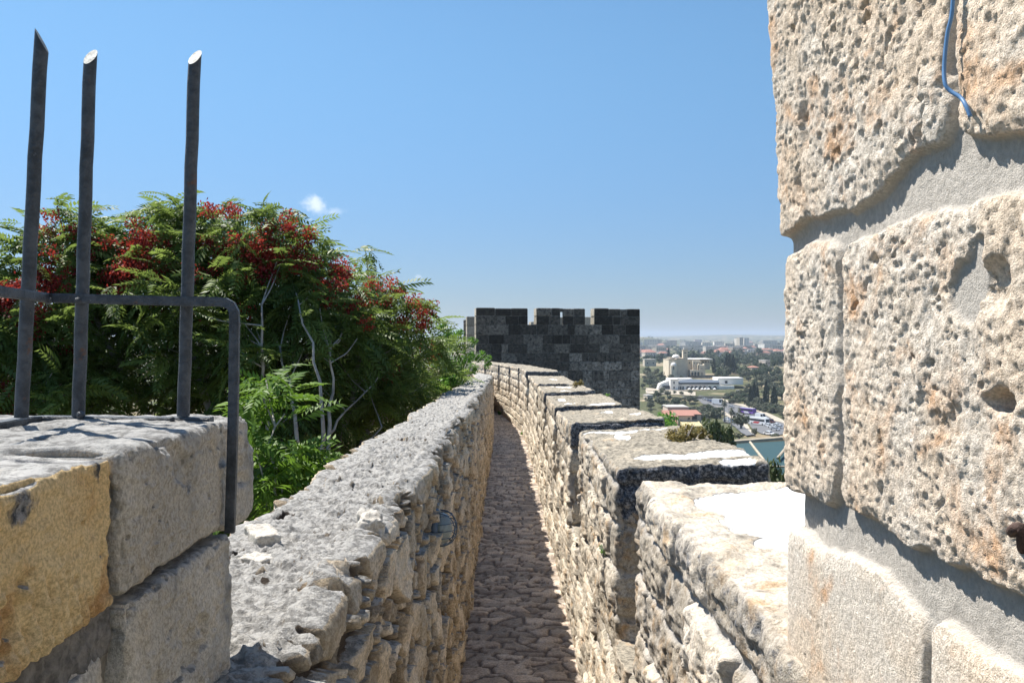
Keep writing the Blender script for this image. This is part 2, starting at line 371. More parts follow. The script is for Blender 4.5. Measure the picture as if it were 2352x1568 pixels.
def disp_left(Pn, Nn):
    X, Y, Zz = Pn[..., 0], Pn[..., 1], Pn[..., 2]
    up = sm(.3, .9, Nn[..., 2])
    # face: rubble
    u = Y / .19 + .7 * fbm(Pn, 2.2, 2, 21); v = Zz / .15 + .7 * fbm(Pn, 2.6, 2, 25)
    d1, d2, cid, ou, ov = worley2(u, v, 31, .98, True); e = d2 - d1
    b1, b2, bid, bu, bv = worley2(u * 2.1 + 5, v * 2.1, 33, .98, True); sub = cid < .42       # some stones are broken into small ones
    e = np.where(sub, np.minimum(e, (b2 - b1) * .5), e); cid = np.where(sub, bid, cid)
    st = sm(.07, .14, e + .05 * fbm(Pn, 30, 3, 35))
    tilt = ou * (_h((cid * 9999).astype(np.int64), (cid * 77).astype(np.int64), (cid * 0).astype(np.int64), 3) - .5) + ov * (_h((cid * 5555).astype(np.int64), (cid * 77).astype(np.int64), (cid * 0).astype(np.int64), 4) - .5)
    face = .038 * st + .04 * (cid - .5) * st + .045 * tilt * st + .012 * fbm(Pn, 14, 4, 27, .65) + .010 * ridged(Pn * np.array([1, .4, 1]), 16, 3, 28) + .02 * fbm(Pn, 1.3, 2, 29)
    # top: crushed mortar with small stones and pits
    d1t, d2t, cidt = worley2(X / .075 + .8 * fbm(Pn, 6, 3, 40), Y / .075 + .8 * fbm(Pn, 6, 3, 41), 42, .95)
    raised = (cidt > .86) * sm(.03, .16, d2t - d1t)
    pit = sm(.30, .5, fbm(Pn, 6.5, 5, 43, .65)); 
    grit, gid = worley3(Pn * 48, 44)
    g2, gi2 = worley3(Pn * 24, 47); top = .016 * fbm(Pn, 3, 4, 45) + .012 * fbm(Pn, 20, 5, 46, .7) + .010 * ridged(Pn, 26, 3, 48) + .012 * raised - .05 * pit + .012 * (.6 - grit) * (gid > .4) + .012 * (.5 - g2) * (gi2 > .65)
    edge = sm(.25, .37, (XL(Y) - X)) * .0
    d = face * (1 - up) + top * up
    stone = st * (1 - up) + up * (.55 * raised + .0)
    # rubble rim: stones of the face also show at the corner of the top
    nearrim = up * sm(.11, .0, (XL(Y) - X)) 
    d1r, d2r, cidr = worley2(Y / .2, np.zeros_like(Y) + .5, 52, .9)
    stone = np.maximum(stone, nearrim * (cidr > .5) * sm(.05, .2, d2r - d1r))
    d = d + nearrim * .022 * (cidr > .5) * sm(.05, .2, d2r - d1r)
    return d, {'stone': np.clip(stone, 0, 1), 'tint': np.where(up > .5, .55 + .4 * cidt, cid), 'crust': (.16 + .16 * sm(-.1, .4, fbm(Pn, 2.2, 3, 71))) * (1 - up), 'lime': np.zeros_like(X)}
lw = swept('rubble_wall', logsp(1.0, 34, 900), prof_left, M['rubble'], disp_left)
tag(lw, 'low rubble wall with crumbling grey mortar top along the left of the walk', 'wall')

# ---- right wall: base up to the crenel sills, then merlons
SILL = -.82      # crenel sill below merlon top
def right_face(Pn, seed):
    Y, Zz = Pn[..., 1], Pn[..., 2]
    wu = Y + .05 * fbm(Pn, 6, 3, seed); wv = Zz + .035 * fbm(Pn, 7, 3, seed + 3)
    H = .215
    r = np.floor((wv + 5) / H); off = _h(r.astype(np.int64), r.astype(np.int64) * 0, r.astype(np.int64) * 0, seed) * 3
    Wd = .26 + .2 * _h(r.astype(np.int64) + 9, r.astype(np.int64) * 0, r.astype(np.int64) * 0, seed)
    a = (wu + off) / Wd; c = np.floor(a); jl = (_h(c.astype(np.int64), r.astype(np.int64), c.astype(np.int64)*0, seed + 1) - .5) * .5
    jr = (_h(c.astype(np.int64) + 1, r.astype(np.int64), c.astype(np.int64)*0, seed + 1) - .5) * .5
    fu = a - c; dl = (fu - jl) ; dr = (1 + jr - fu)
    side = np.where(dl < 0, -1, np.where(dr < 0, 1, 0)); cid = _h((c + side).astype(np.int64), r.astype(np.int64), c.astype(np.int64)*0, seed + 2)
    du = np.minimum(np.abs(dl), np.abs(dr)) * Wd
    vv = (wv + 5) / H - r; dv = np.minimum(vv, 1 - vv) * H
    e = np.minimum(du, dv)
    return e, cid
def face_disp(Pn, seed, rough=1.0):
    e, cid = right_face(Pn, seed)
    st = sm(.004, .022, e)
    pits, pid = worley3(Pn * np.array([30, 30, 22]) + fbm(Pn, 12, 2, seed + 9)[..., None] * .8, seed + 7)
    pit = sm(.42, .12, pits) * (pid > .45)
    d = .026 * st + .03 * (cid - .5) * st + rough * (.014 * fbm(Pn, 13, 4, seed + 5, .65) + .010 * ridged(Pn * np.array([1, .7, 1]), 22, 3, seed + 11) - .012 * pit * st) + .006 * sm(.02, .09, e)
    return d, st, cid
def prof_right(Y):
    xi = float(XR(Y)); zt = float(ZR(Y)) + SILL
    zs = np.linspace(FLOOR - .12, zt, 120)
    pts = [(xi, z) for z in zs] + [(x, zt) for x in np.linspace(xi + .02, xi + .70, 14)] + [(xi + .72, z) for z in np.linspace(zt, -14, 10)]
    nr = [(-1, 0)] * 120 + [(0, 1)] * 14 + [(1, 0)] * 10
    pts = np.array(pts); nr = np.array(nr, float)
    return np.stack([pts[:, 0], np.full(len(pts), Y), pts[:, 1]], -1), np.stack([nr[:, 0], np.zeros(len(pts)), nr[:, 1]], -1)
def disp_right(Pn, Nn):
    d, st, cid = face_disp(Pn, 61)
    w = sm(-.5, -1, Nn[..., 0])
    return d * w + .006 * fbm(Pn, 9, 3, 3) * (1 - w), {'stone': st * w + (1 - w), 'tint': cid, 'crust': .1 + 0 * cid, 'lime': 0 * cid}
rw = empty('crenellated_wall', (0, 0, 0), 'cream stone parapet with square merlons curving along the right of the walk', 'wall')
swept('wall_base', logsp(1.2, 40, 760), prof_right, M['near'], disp_right, rw)

def axis_samples(h, r, n, k=5):
    a = np.linspace(-h, -h + r, k); b = np.linspace(-h + r, h - r, max(3, n)); return np.concatenate([a[:-1], b, -a[::-1][1:]])
def rbox(half, r, ns, k=5):
    """rounded box surface: points, outward normals, faces (welded)"""
    ax = [axis_samples(half[i], r, ns[i], k) for i in range(3)]
    Ps = []; Fs = []; n0 = 0
    for d in range(3):
        for sgn in (-1, 1):
            i, j = [(1, 2), (2, 0), (0, 1)][d]
            A, B = np.meshgrid(ax[i], ax[j], indexing='ij'); p = np.zeros(A.shape + (3,)); p[..., i] = A; p[..., j] = B; p[..., d] = sgn * half[d]
            f = grid_faces(*A.shape)
            if sgn < 0: f = f[:, ::-1]
            Ps.append(p.reshape(-1, 3)); Fs.append(f + n0); n0 += A.size
    p = np.concatenate(Ps); F = np.concatenate(Fs)
    key = np.round(p * 1e5).astype(np.int64); _, idx, inv = np.unique(key, axis=0, return_index=True, return_inverse=True)
    p = p[idx]; F = inv.reshape(-1)[F]
    hv = np.array(half); core = np.clip(p, -(hv - r), hv - r); n = p - core; L = np.linalg.norm(n, axis=1, keepdims=True); n = n / np.maximum(L, 1e-9)
    return core + r * n, n, F
def merlon(Y0, Y1, zt, zb, ns, limes=(), seed=1, r=.03, parent=None, dx=0.0, th=.74, front_dark=.78, xin=None, mat=None, tilt=.045, zf=None):
    half = ((th) / 2, (Y1 - Y0) / 2, (zt - zb) / 2)
    p, n, F = rbox(half, r, ns)
    yc = (Y0 + Y1) / 2
    x0 = XR(p[:, 1] + yc) + dx if xin is None else np.full(len(p), xin)
    V = p + np.stack([x0 + th / 2, np.full(len(p), yc), np.full(len(p), (zt + zb) / 2)], -1)
    if zf is not None: V[:, 2] += (zf - zt) * np.clip((V[:, 1] - Y0) / (Y1 - Y0), 0, 1) * sm(zb, zt, V[:, 2])
    V[:, 2] += tilt * np.clip((V[:, 0] - x0) / th, 0, 1) * sm(zb, zt, V[:, 2])
    fd, st, cid = face_disp(V, 61 + 0 * seed)
    w = sm(-.3, -.9, n[:, 0]); up = sm(.3, .9, n[:, 2]); fr = sm(-.3, -.9, n[:, 1])
    topd = .020 * fbm(V, 4, 4, seed) + .014 * fbm(V, 16, 5, seed + 1, .65) + .006 * ridged(V * np.array([.6, 1.4, 1]), 20, 3, seed + 2)
    endu = V[:, [0, 2, 1]]
    fe, fst, fcid = face_disp(np.stack([V[:, 1], V[:, 0] + 7.3, V[:, 2]], -1), 90 + seed)
    d = fd * w + topd * up + (fe - .03) * fr + .01 * fbm(V, 8, 3, seed + 4)
    # broken arrises
    d = d - .03 * sm(.1, .5, fbm(V, 7, 3, seed + 6)) * (1 - np.max(np.abs(n), axis=1)) * 2.4
    lime = np.zeros(len(V))
    for (lx, ly, rx, ry, a) in limes:
        q = np.hypot((V[:, 0] - lx) / rx, (V[:, 1] - ly) / ry) + .22 * fbm(V, 5, 3, seed + 8)
        lime = np.maximum(lime, a * sm(1.12, .9, q))
    lime = lime * up
    d = d - .012 * lime * up * 1.0
    st2 = np.where(w > .5, st, np.where(fr > .5, fst, 1.0)); ci = np.where(w > .5, cid, np.where(fr > .5, fcid, .55))
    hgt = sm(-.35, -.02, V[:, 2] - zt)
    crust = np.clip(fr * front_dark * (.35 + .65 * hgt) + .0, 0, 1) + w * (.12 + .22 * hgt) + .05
    return mesh_obj('merlon', V + n * d[:, None], F, mat or M['near'], parent, {'stone': st2, 'tint': ci, 'crust': crust, 'lime': lime}, True)
# nearest merlon, joined to the pillar, whitened with lime on top
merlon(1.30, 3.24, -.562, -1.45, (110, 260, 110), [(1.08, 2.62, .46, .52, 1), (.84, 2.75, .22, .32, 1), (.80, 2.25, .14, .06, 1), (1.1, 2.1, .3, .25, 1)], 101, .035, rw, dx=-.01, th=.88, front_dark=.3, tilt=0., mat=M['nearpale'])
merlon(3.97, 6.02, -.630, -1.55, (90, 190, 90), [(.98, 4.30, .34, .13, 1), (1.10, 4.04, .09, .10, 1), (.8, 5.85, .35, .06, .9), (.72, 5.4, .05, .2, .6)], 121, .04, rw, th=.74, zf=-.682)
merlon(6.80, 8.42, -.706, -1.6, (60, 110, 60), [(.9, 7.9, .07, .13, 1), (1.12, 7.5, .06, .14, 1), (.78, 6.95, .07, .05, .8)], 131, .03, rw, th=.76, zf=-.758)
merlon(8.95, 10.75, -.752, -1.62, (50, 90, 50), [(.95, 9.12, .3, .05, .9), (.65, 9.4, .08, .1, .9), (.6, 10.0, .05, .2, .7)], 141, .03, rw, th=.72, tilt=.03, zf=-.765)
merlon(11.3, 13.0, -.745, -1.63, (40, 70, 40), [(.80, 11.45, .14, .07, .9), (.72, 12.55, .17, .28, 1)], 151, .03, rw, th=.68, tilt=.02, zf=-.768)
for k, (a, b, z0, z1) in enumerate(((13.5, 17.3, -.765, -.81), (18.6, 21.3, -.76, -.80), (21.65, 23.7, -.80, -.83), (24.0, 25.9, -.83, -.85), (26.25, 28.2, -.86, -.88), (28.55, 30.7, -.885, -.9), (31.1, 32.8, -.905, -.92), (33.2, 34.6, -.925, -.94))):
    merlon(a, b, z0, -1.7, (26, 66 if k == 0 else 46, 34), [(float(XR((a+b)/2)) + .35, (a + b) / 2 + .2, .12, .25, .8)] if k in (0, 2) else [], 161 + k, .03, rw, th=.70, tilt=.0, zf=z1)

# ---- tall pillar close on the right
def pillar():
    X0, X1, Y0, Y1 = .505, 1.35, .12, 1.51
    r = .03
    prof = []
    def arc(cx, cy, a0, a1, n): return [((cx + r * math.cos(math.radians(a)), cy + r * math.sin(math.radians(a))), (math.cos(math.radians(a)), math.sin(math.radians(a)))) for a in np.linspace(a0, a1, n)]
    for x in np.linspace(X1 - r, X0 + r + .01, 24): prof.append(((x, Y1), (0, 1)))
    prof += arc(X0 + r, Y1 - r, 90, 180, 10)
    for y in Y1 - r - (Y1 - Y0 - 2*r) * (np.linspace(0, 1, 420)[1:] ** .92): prof.append(((X0, y), (-1, 0)))
    prof += arc(X0 + r, Y0 + r, 180, 270, 4)[1:]
    for x in np.linspace(X0 + r + .02, X1 - r, 8): prof.append(((x, Y0), (0, -1)))
    pr = np.array([a for a, b in prof]); nn = np.array([b for a, b in prof])
    zs = np.linspace(-.86, .85, 620)
    Pn = np.zeros((len(pr), len(zs), 3)); Pn[..., 0] = pr[:, 0][:, None]; Pn[..., 1] = pr[:, 1][:, None]; Pn[..., 2] = zs[None]
    Nn = np.zeros_like(Pn); Nn[..., 0] = nn[:, 0][:, None]; Nn[..., 1] = nn[:, 1][:, None]
    Y = Pn[..., 1].copy(); Zz = Pn[..., 2]
    U = Y + (X0 - Pn[..., 0]) * -1.0 * (Pn[..., 1] > Y1 - r - 1e-6)      # unrolled round the far corner
    wrp = .034 * fbm(Pn, 5.5, 3, 201) + .007 * fbm(Pn, 22, 3, 203); wrpz = .024 * fbm(Pn, 6, 3, 205) + .006 * fbm(Pn, 24, 3, 207)
    u = U + wrp; v = Zz + wrpz
    rows = [(-.95, -.68, [0, .5, 1.2, 2.6]), (-.66, -.322, [0, .60, .978, 2.6]), (-.268, .166, [0, .35, 1.257, 2.6]), (.188, .80, [0, .42, .932, 2.6]), (.82, 1.3, [0, .8, 2.6])]
    v = v - .020 * np.exp(-((Y - .985) / .12)**2) * sm(.168, .18, v) + (.014 * sm(1.35, 1.0, Y)) * sm(.19, .175, v) * sm(-.1, .1, v)
    ed, cid = courses(u, v, rows, 210)
    # joints are wider low down (fresh grey mortar)
    ed = ed - .006
    st = sm(-.001, .007, ed)
    bul = sm(.0, .030, ed)
    A = np.array([1, 1, .34])
    ps, pid = worley3(Pn * 50 * A + np.stack([fbm(Pn, 25, 3, 221), fbm(Pn, 25, 3, 222), fbm(Pn, 25, 3, 220)], -1) * 2.2, 223)
    ps2, pid2 = worley3(Pn * 19 * A + np.stack([fbm(Pn, 12, 4, 225), fbm(Pn, 12, 4, 226), fbm(Pn, 12, 4, 228)], -1) * 2.3, 227)
    ps3, pid3 = worley3(Pn * 95 * A + fbm(Pn, 40, 2, 229)[..., None], 231)
    pit = sm(.42, .12, ps) * (pid > .5); pit2 = sm(.26, .1, ps2) * (pid2 > .86); pit3 = sm(.42, .15, ps3) * (pid3 > .4)
    smooth_ = sm(-.30, -.34, Zz)                                         # the lowest stones are dressed smoother
    rr = 1 - .72 * smooth_
    # fine vertical tooling
    gro = fbm(Pn * np.array([1, 1, .3]), 42, 4, 233, .65)
    wp_ = Pn + .012 * np.stack([fbm(Pn, 18, 2, 251), fbm(Pn, 18, 2, 252), fbm(Pn, 18, 2, 253)], -1)
    rd = ridged(wp_ * np.array([1, 1, .55]), 34, 4, 255, .6); rd2 = ridged(wp_ * np.array([1, 1, .7]), 90, 2, 257, .6)
    low = sm(-.15, -.25, Zz); cor = sm(1.30, 1.46, U); d = -.001 - (.007 + .014 * cor) * low + (.006 + (.007 + .012 * cor) * low) * st + .004 * bul
    zone = sm(-.35, .35, fbm(Pn * np.array([1, 1, .7]), 5, 3, 261))          # some areas are eaten away, others still flat
    d = d + st * rr * (.006 * fbm(Pn, 7, 4, 235, .55) + .004 * gro + (.0015 + .0035 * zone) * rd + .0026 * rd2 - (.002 + .006 * zone) * pit - .012 * pit2 - .003 * pit3 + .003)
    d = d + (1 - st) * (.003 * fbm(Pn, 10, 3, 236) + .0022 * fbm(Pn, 40, 4, 237, .65))
    upper = sm(.18, .20, v); d = d + upper * .004 * st + upper * (.006 + .020 * sm(.2, .7, Zz)) * sm(1.15, 1.45, U)
    # notch and hollow weathered into the middle stone, near the picture's right edge
    for (cy, cz, ry, rz, dp) in ((.835, -.065, .028, .012, .04), (.845, .055, .03, .03, .018), (1.12, .105, .022, .012, .02), (1.36, .36, .02, .06, .010), (1.40, .25, .02, .04, .010)):
        q = np.hypot((Y - cy) / ry, (Zz - cz) / rz) + .5 * fbm(Pn, 30, 3, 239)
        d = d - .8 * dp * sm(1.1, .35, q)
    # patch of smooth grey mortar smeared on the middle stone
    q = np.hypot((Y - .885) / .045, (Zz - .055) / .045) + .6 * fbm(Pn, 22, 3, 241); pm = sm(1.0, .85, q) * (Y > .86 + .02 * fbm(Pn, 30, 2, 242))
    d = d * (1 - pm) + pm * .006; st = st * (1 - pm)
    V = Pn + Nn * d[..., None]
    crust = .03 + .22 * sm(1.44, 1.56, U) 
    root = mesh_obj('stone_pillar', V.reshape(-1, 3), grid_faces(len(pr), len(zs)), M['pillar'], None,
        {'stone': st.ravel(), 'tint': cid.ravel(), 'crust': crust.ravel(), 'lime': (0*st).ravel()}, True)
    tag(root, 'tall pillar of pitted cream limestone blocks close by on the right', 'pillar')
    cp = MB(); cp.box(X0 + .03, X1 - .02, Y0 + .03, Y1 - .03, .83, .845); cp.build('cap_stone', M['pillar'], root)
pillar()

# blue wire hanging down the pillar joint
wpts = [(2192, -260, .93), (2189, 0, .93), (2176, 80, .935), (2169, 150, .935), (2171, 192, .93), (2184, 210, .925), (2206, 224, .915), (2219, 243, .905), (2229, 268, .90)]
def smooth_path(pts, n=6):
    out = []
    for i in range(len(pts) - 1):
        p0, p1, p2, p3 = (Vector(pts[max(i-1, 0)]), Vector(pts[i]), Vector(pts[i+1]), Vector(pts[min(i+2, len(pts)-1)]))
        for k in range(n):
            t = k / n; out.append(.5 * ((2*p1) + (-p0+p2)*t + (2*p0-5*p1+4*p2-p3)*t*t + (-p0+3*p1-3*p2+p3)*t**3))
    out.append(Vector(pts[-1])); return out
wp = [Vector((.488 - .012 * math.sin(i * .9), Y, P(x, y, Y).z)) for i, (x, y, Y) in enumerate(wpts)]
wp = [P(x, y, Y * .962) for (x, y, Y) in wpts]
o = MB().tube(smooth_path(wp), .0022, 8).build('wire', plain('blue_wire', (.10,.22,.42), .35, 0, .1), None, True)
tag(o, 'thin blue wire hanging down the joint of the tall pillar', 'wire')
hk = MB().tube(smooth_path([P(2325, 1222, .80), P(2330, 1214, .79), P(2342, 1212, .785), P(2349, 1222, .785), P(2348, 1240, .79), P(2352, 1262, .80), P(2366, 1270, .83)]), .0055, 8)
o = hk.build('iron_hook', M['rust'], None, True); tag(o, 'rusty bent iron hook stuck in the pillar near its foot', 'hook')

# ---- near left: pier of squared blocks with the iron spikes on it
pier = empty('stone_pier', (0, 0, 0), 'pier of squared blocks at lower left carrying the iron spikes', 'pier')
def block(name, x0, x1, y0, y1, z0, z1, mat, seed, ns=(40, 80, 50), r=.016, rough=1., crustv=.05, dist=None, tint=.6, label=None, prof=None):
    half = ((x1-x0)/2, (y1-y0)/2, (z1-z0)/2); p, n, F = rbox(half, r, ns); V = p + np.array([(x0+x1)/2, (y0+y1)/2, (z0+z1)/2])
    ps, pid = worley3(V * 60, seed + 3)
    d = rough * (.008 * fbm(V, 6, 4, seed) + .0035 * fbm(V, 34, 4, seed + 1, .65) + .002 * ridged(V, 60, 2, seed + 2) - .007 * sm(.3, .1, ps) * (pid > .78)) - .010 * sm(.25, .5, fbm(V, 11, 4, seed + 8, .6))
    d = d - .02 * sm(.0, .5, fbm(V, 9, 3, seed + 6)) * (1 - np.max(np.abs(n), axis=1)) * 2.2
    if prof is not None: d = d + prof(V, n)
    cr = np.full(len(V), crustv) + (0 if dist is None else dist(V, n))
    o = mesh_obj(name, V + n * d[:, None], F, mat, pier, {'stone': np.ones(len(V)), 'tint': np.full(len(V), tint), 'crust': cr, 'lime': np.zeros(len(V))}, True)
    if label: o['label'] = label
    return o
zt = -.139
def tooling(V, n):
    f = sm(.5, .9, n[:, 0]); s_ = V[:, 1] * 1.0 + V[:, 2] * .25
    return f * .0040 * np.sin(s_ * 330 + 4 * fbm(V, 14, 2, 5)) * sm(-.2, .3, fbm(V, 10, 2, 6)) - f * .012 * sm(1, .2, np.hypot((V[:, 1] - 1.165/1.0*.9) / .01, (V[:, 2] + .255) / .028))
block('yellow_block', -.95, -.478, .35, .992, -.325, zt - .003, M['yellow'], 301, (30, 170, 90), .010, 1.2, .02,
      dist=lambda V, n: .5 * sm(.03, 0, np.abs(V[:, 1] - .955)) * sm(-.2, -.15, V[:, 2]) + .55 * sm(.05, .0, np.hypot(V[:, 1] - .80, (V[:, 2] + .165) * 1.3)), tint=.6, label='yellow block with tooling marks', prof=tooling)
block('grey_block', -1.35, -.470, .998, 1.375, -.316, zt, M['greyblock'], 311, (60, 160, 110), .012, 1.15, .12,
      dist=lambda V, n: .22 * sm(.10, 0, np.abs(V[:, 1] - 1.03)) * sm(.5, .9, n[:, 0]), tint=.75, label='grey squared block')
block('back_block', -1.0, -.478, 1.388, 1.53, -.328, zt - .004, M['greyblock'], 321, (50, 30, 60), .016, .8, .06, tint=.8)
block('top_slab', -1.9, -.985, .30, .955, -.33, zt + .004, M['greyblock'], 325, (60, 60, 20), .02, 1.2, .3, tint=.8)
block('lower_block', -1.1, -.468, 1.012, 1.376, -.56, -.327, M['greyblock'], 331, (30, 140, 100), .011, 1.2, .05, tint=1.0, label='pale streaked block')
block('lower_block', -1.1, -.482, .80, .985, -.60, -.372, M['greyblock'], 341, (30, 60, 50), .014, 1., .15, tint=.8)
block('lower_block', -1.1, -.470, .20, .775, -.66, -.375, M['greyblock'], 346, (30, 60, 50), .014, 1., .15, tint=.9)
block('base_block', -1.1, -.462, 1.20, 1.40, -.80, -.575, M['greyblock'], 351, (30, 50, 40), .014, 1., .3, tint=.5)
block('base_block', -1.1, -.465, .2, 1.19, -.86, -.62, M['greyblock'], 352, (30, 50, 40), .014, 1., .3, tint=.5)
mo = MB(); mo.box(-1.0, -.498, .25, 1.372, -.9, -.16); o = mo.build('mortar_core', M['greyblock'], pier)
# a strip of dark mortar under the yellow block
block('mortar', -1.0, -.486, .25, 1.01, -.39, -.315, plain('dark_mortar', (.16,.15,.14), .95, 0, .5, 60, .006), 361, (10, 100, 16), .01, 1.6)
# loose stones
def loose(name, c, size, seed, mat, label, rot=0.):
    p, n, F = rbox(size, min(size) * .45, (14, 14, 10), 4); V = p
    d = min(size) * (.55 * fbm(V / max(size), 1.3, 3, seed) + .2 * fbm(V / max(size), 5, 3, seed + 1)); V = V + n * d[:, None]
    cs, sn = math.cos(rot), math.sin(rot); V = np.stack([V[:, 0]*cs - V[:, 1]*sn, V[:, 0]*sn + V[:, 1]*cs, V[:, 2]], -1)
    o = mesh_obj(name, V, F, mat, None, {'stone': np.ones(len(V)), 'tint': np.full(len(V), .9), 'crust': np.zeros(len(V)), 'lime': np.zeros(len(V))}, True)
    o.location = c; tag(o, label, 'stone'); return o
M['loose'] = stone_mat('loose_limestone', (.40,.375,.335), (.50,.47,.42), (.55,.45,.33), (.5,.48,.44), (.6,.58,.55), 0, -.8, .3, 50, .004)
loose('loose_stone', (-.685, 2.27, -.548), (.035, .08, .022), 401, M['loose'], 'white angular stone lying on the wall top beside the pier', .5)
loose('loose_stone', (-.41, 2.41, -.55), (.035, .06, .035), 405, M['loose'], 'rounded pale stone set at the inner rim of the rubble wall above the lamp side', .2)
loose('loose_stone', (-.63, 2.06, -.557), (.035, .05, .014), 409, M['loose'], 'flat grey stone slab lying just right of the pier on the wall top', 1.1)

lamp_scale = .88
# ---- iron spikes
RY = 1.375
fence = empty('spiked_railing', P(420, 963, RY), 'dark iron railing of three pointed bars standing on the pier', 'railing')
def in_fence(mb): 
    L = fence.location; mb.v = [(v[0]-L.x, v[1]-L.y, v[2]-L.z) for v in mb.v]; return mb
def spike(bx, by, Yb, tx, ty, Yt, cutdir, r=.0102):
    a = P(bx, by, Yb); b = P(tx, ty, Yt); ax = (b - a).normalized(); seg = 24
    u = ax.cross(Vector((0, 1, 0))).normalized(); w = u.cross(ax).normalized()
    n_ = 14; vs = []; L = (b - a).length
    cd = Vector(cutdir)
    for i in range(n_):
        for k in range(seg):
            an = 2*math.pi*k/seg; off = (u*math.cos(an) + w*math.sin(an)) * r
            t = i/(n_-1); p = a + ax*(L*t) + off
            if i == n_-1: p = p + ax * (off.dot(cd) * 1.25)
            p = p + (u * .0006 * math.sin(i*2.3) )
            vs.append(p)
    fs = [(i*seg+k, i*seg+(k+1) % seg, (i+1)*seg+(k+1) % seg, (i+1)*seg+k) for i in range(n_-1) for k in range(seg)]
    mb = MB(); mb.add(vs, fs); o = in_fence(mb).build('bar', M['iron'], fence, True)
    m2 = MB(); m2.add([v + ax*.0003 for v in vs[-seg:]], [tuple(range(seg))]); c = in_fence(m2).build('cut_face', M['iron_cut'], o)
    return o
spike(49, 958, 1.30, 95, 94, 1.285, (-1.35, -.25, 0))
spike(180, 955, RY, 207, 131, RY - .005, (.22, 1.15, 0))
spike(421, 955, RY, 447, 132, RY - .005, (.34, 1.1, 0))
def flat(pts, w, h, name):
    # bar of rectangular section along a path: w across, h high
    mb = MB(); pts = [Vector(p) for p in pts]; n = len(pts); vs = []
    for i, p in enumerate(pts):
        t = (pts[min(i+1, n-1)] - pts[max(i-1, 0)]).normalized(); q = Vector((0, 1, 0)); 
        if abs(t.y) > .6: q = Vector((-1, 0, 0))
        a = (q - t * q.dot(t)).normalized(); b = t.cross(a).normalized()
        for sa, sb in ((-1, -1), (-1, -.6), (-1, .6), (-1, 1), (1, 1), (1, .6), (1, -.6), (1, -1)):
            ch = .85 if abs(sb) == 1 else 1
            vs.append(p + a * (sa * w / 2 * ch) + b * (sb * h / 2))
    m = 8; fs = [(i*m+k, i*m+(k+1) % m, (i+1)*m+(k+1) % m, (i+1)*m+k) for i in range(n-1) for k in range(m)] + [tuple(range(m-1, -1, -1)), tuple(range((n-1)*m, n*m))]
    mb.add(vs, fs); return in_fence(mb).build(name, M['iron'], fence)
F1 = RY - .016
flat([P(-60, 645, 1.12), P(0, 670, 1.19), P(50, 676, 1.25), P(108, 684, F1), P(160, 685, F1), P(300, 689, F1), P(430, 692, F1 - .004), P(500, 693, F1 - .006),
      P(518, 695, F1 - .008), P(531, 702, F1 - .010), P(538, 716, F1 - .012), P(539, 740, F1 - .012), P(537, 900, F1 - .014), P(533, 1060, F1 - .016), P(529, 1190, F1 - .018), P(528, 1222, F1 - .016)], .010, .0155, 'top_rail')
flat([P(-60, 985, 1.22), P(0, 977, 1.27), P(50, 966, 1.34), P(100, 963, RY), P(250, 965, RY), P(380, 966, RY), P(486, 966, RY)], .022, .0125, 'bottom_rail')
for (x, y, r) in ((180, 690, .006), (423, 697, .005), (185, 953, .007), (110, 690, .007), (395, 962, .005)):
    m3 = MB(); m3.lathe([(.001, -r), (r*.8, -r*.6), (r, 0), (r*.8, r*.6), (.001, r)], 0, 0, 8); c = P(x, y, F1 - .004)
    m3.v = [(v[0]+c.x, v[1]+c.y, v[2]+c.z) for v in m3.v]; in_fence(m3).build('weld', M['iron'], fence, True)

# ---- caged wall lamp
LY = 3.95; lc = P(990, 1212, LY); lx = float(XL(LY)) + .035
lamp = empty('wall_lamp', (lx, LY, lc.z), 'caged bulkhead lamp with blue grey ring on the rubble wall face', 'wall lamp')
M['lampring'] = plain('blue_grey_metal', (.10,.14,.19), .5, .2, .15, 20); M['lampbody'] = plain('cream_lamp_body', (.55,.50,.32), .6, 0, .1)
gm, gt, gb, go = nt('lamp_glass'); gb.inputs['Base Color'].default_value = (.62,.70,.72,1); gb.inputs['Roughness'].default_value = .12; gb.inputs['Transmission Weight'].default_value = .65; gb.inputs['IOR'].default_value = 1.3
def xl(prof, seg=28):   # lathe about the x axis
    m_ = MB(); m_.lathe(prof, 0, 0, seg); m_.v = [(v[2], v[0], v[1]) for v in m_.v]; return m_
xl([(.001, -.02), (.098, -.02), (.104, -.01), (.104, .016), (.096, .022), (.001, .022)]).build('base_ring', M['lampring'], lamp, True)
b = MB(); b.box(.023, .06, -.05, .05, -.055, .012, 0, .006); b.box(.06, .075, -.03, .03, -.04, .0, 0, .004); b.build('lamp_body', M['lampbody'], lamp)
xl([(.085, .022), (.084, .045), (.074, .066), (.052, .084), (.025, .094), (.001, .096)]).build('glass', gm, lamp, True)
cg = MB()
for h in (-.075, -.038, 0, .038, .075):
    w = math.sqrt(max(.1**2 - h*h, 1e-4)); cg.tube([(.02 + .098*math.sqrt(max(0, 1-(h/.115)**2)) * math.sin(math.radians(a))**.8, w*math.cos(math.radians(a)), h) for a in np.linspace(2, 178, 17)], .0028, 6)
for h in (-.05, 0, .05):
    w = math.sqrt(.1**2 - h*h); cg.tube([(.022 + .098*math.sqrt(max(0, 1-(h/.115)**2)) * math.sin(math.radians(a))**.8, h, w*math.cos(math.radians(a))) for a in np.linspace(2, 178, 17)], .0028, 6)
cg.build('cage', M['lampring'], lamp, True)
lamp.scale = (lamp_scale,)*3

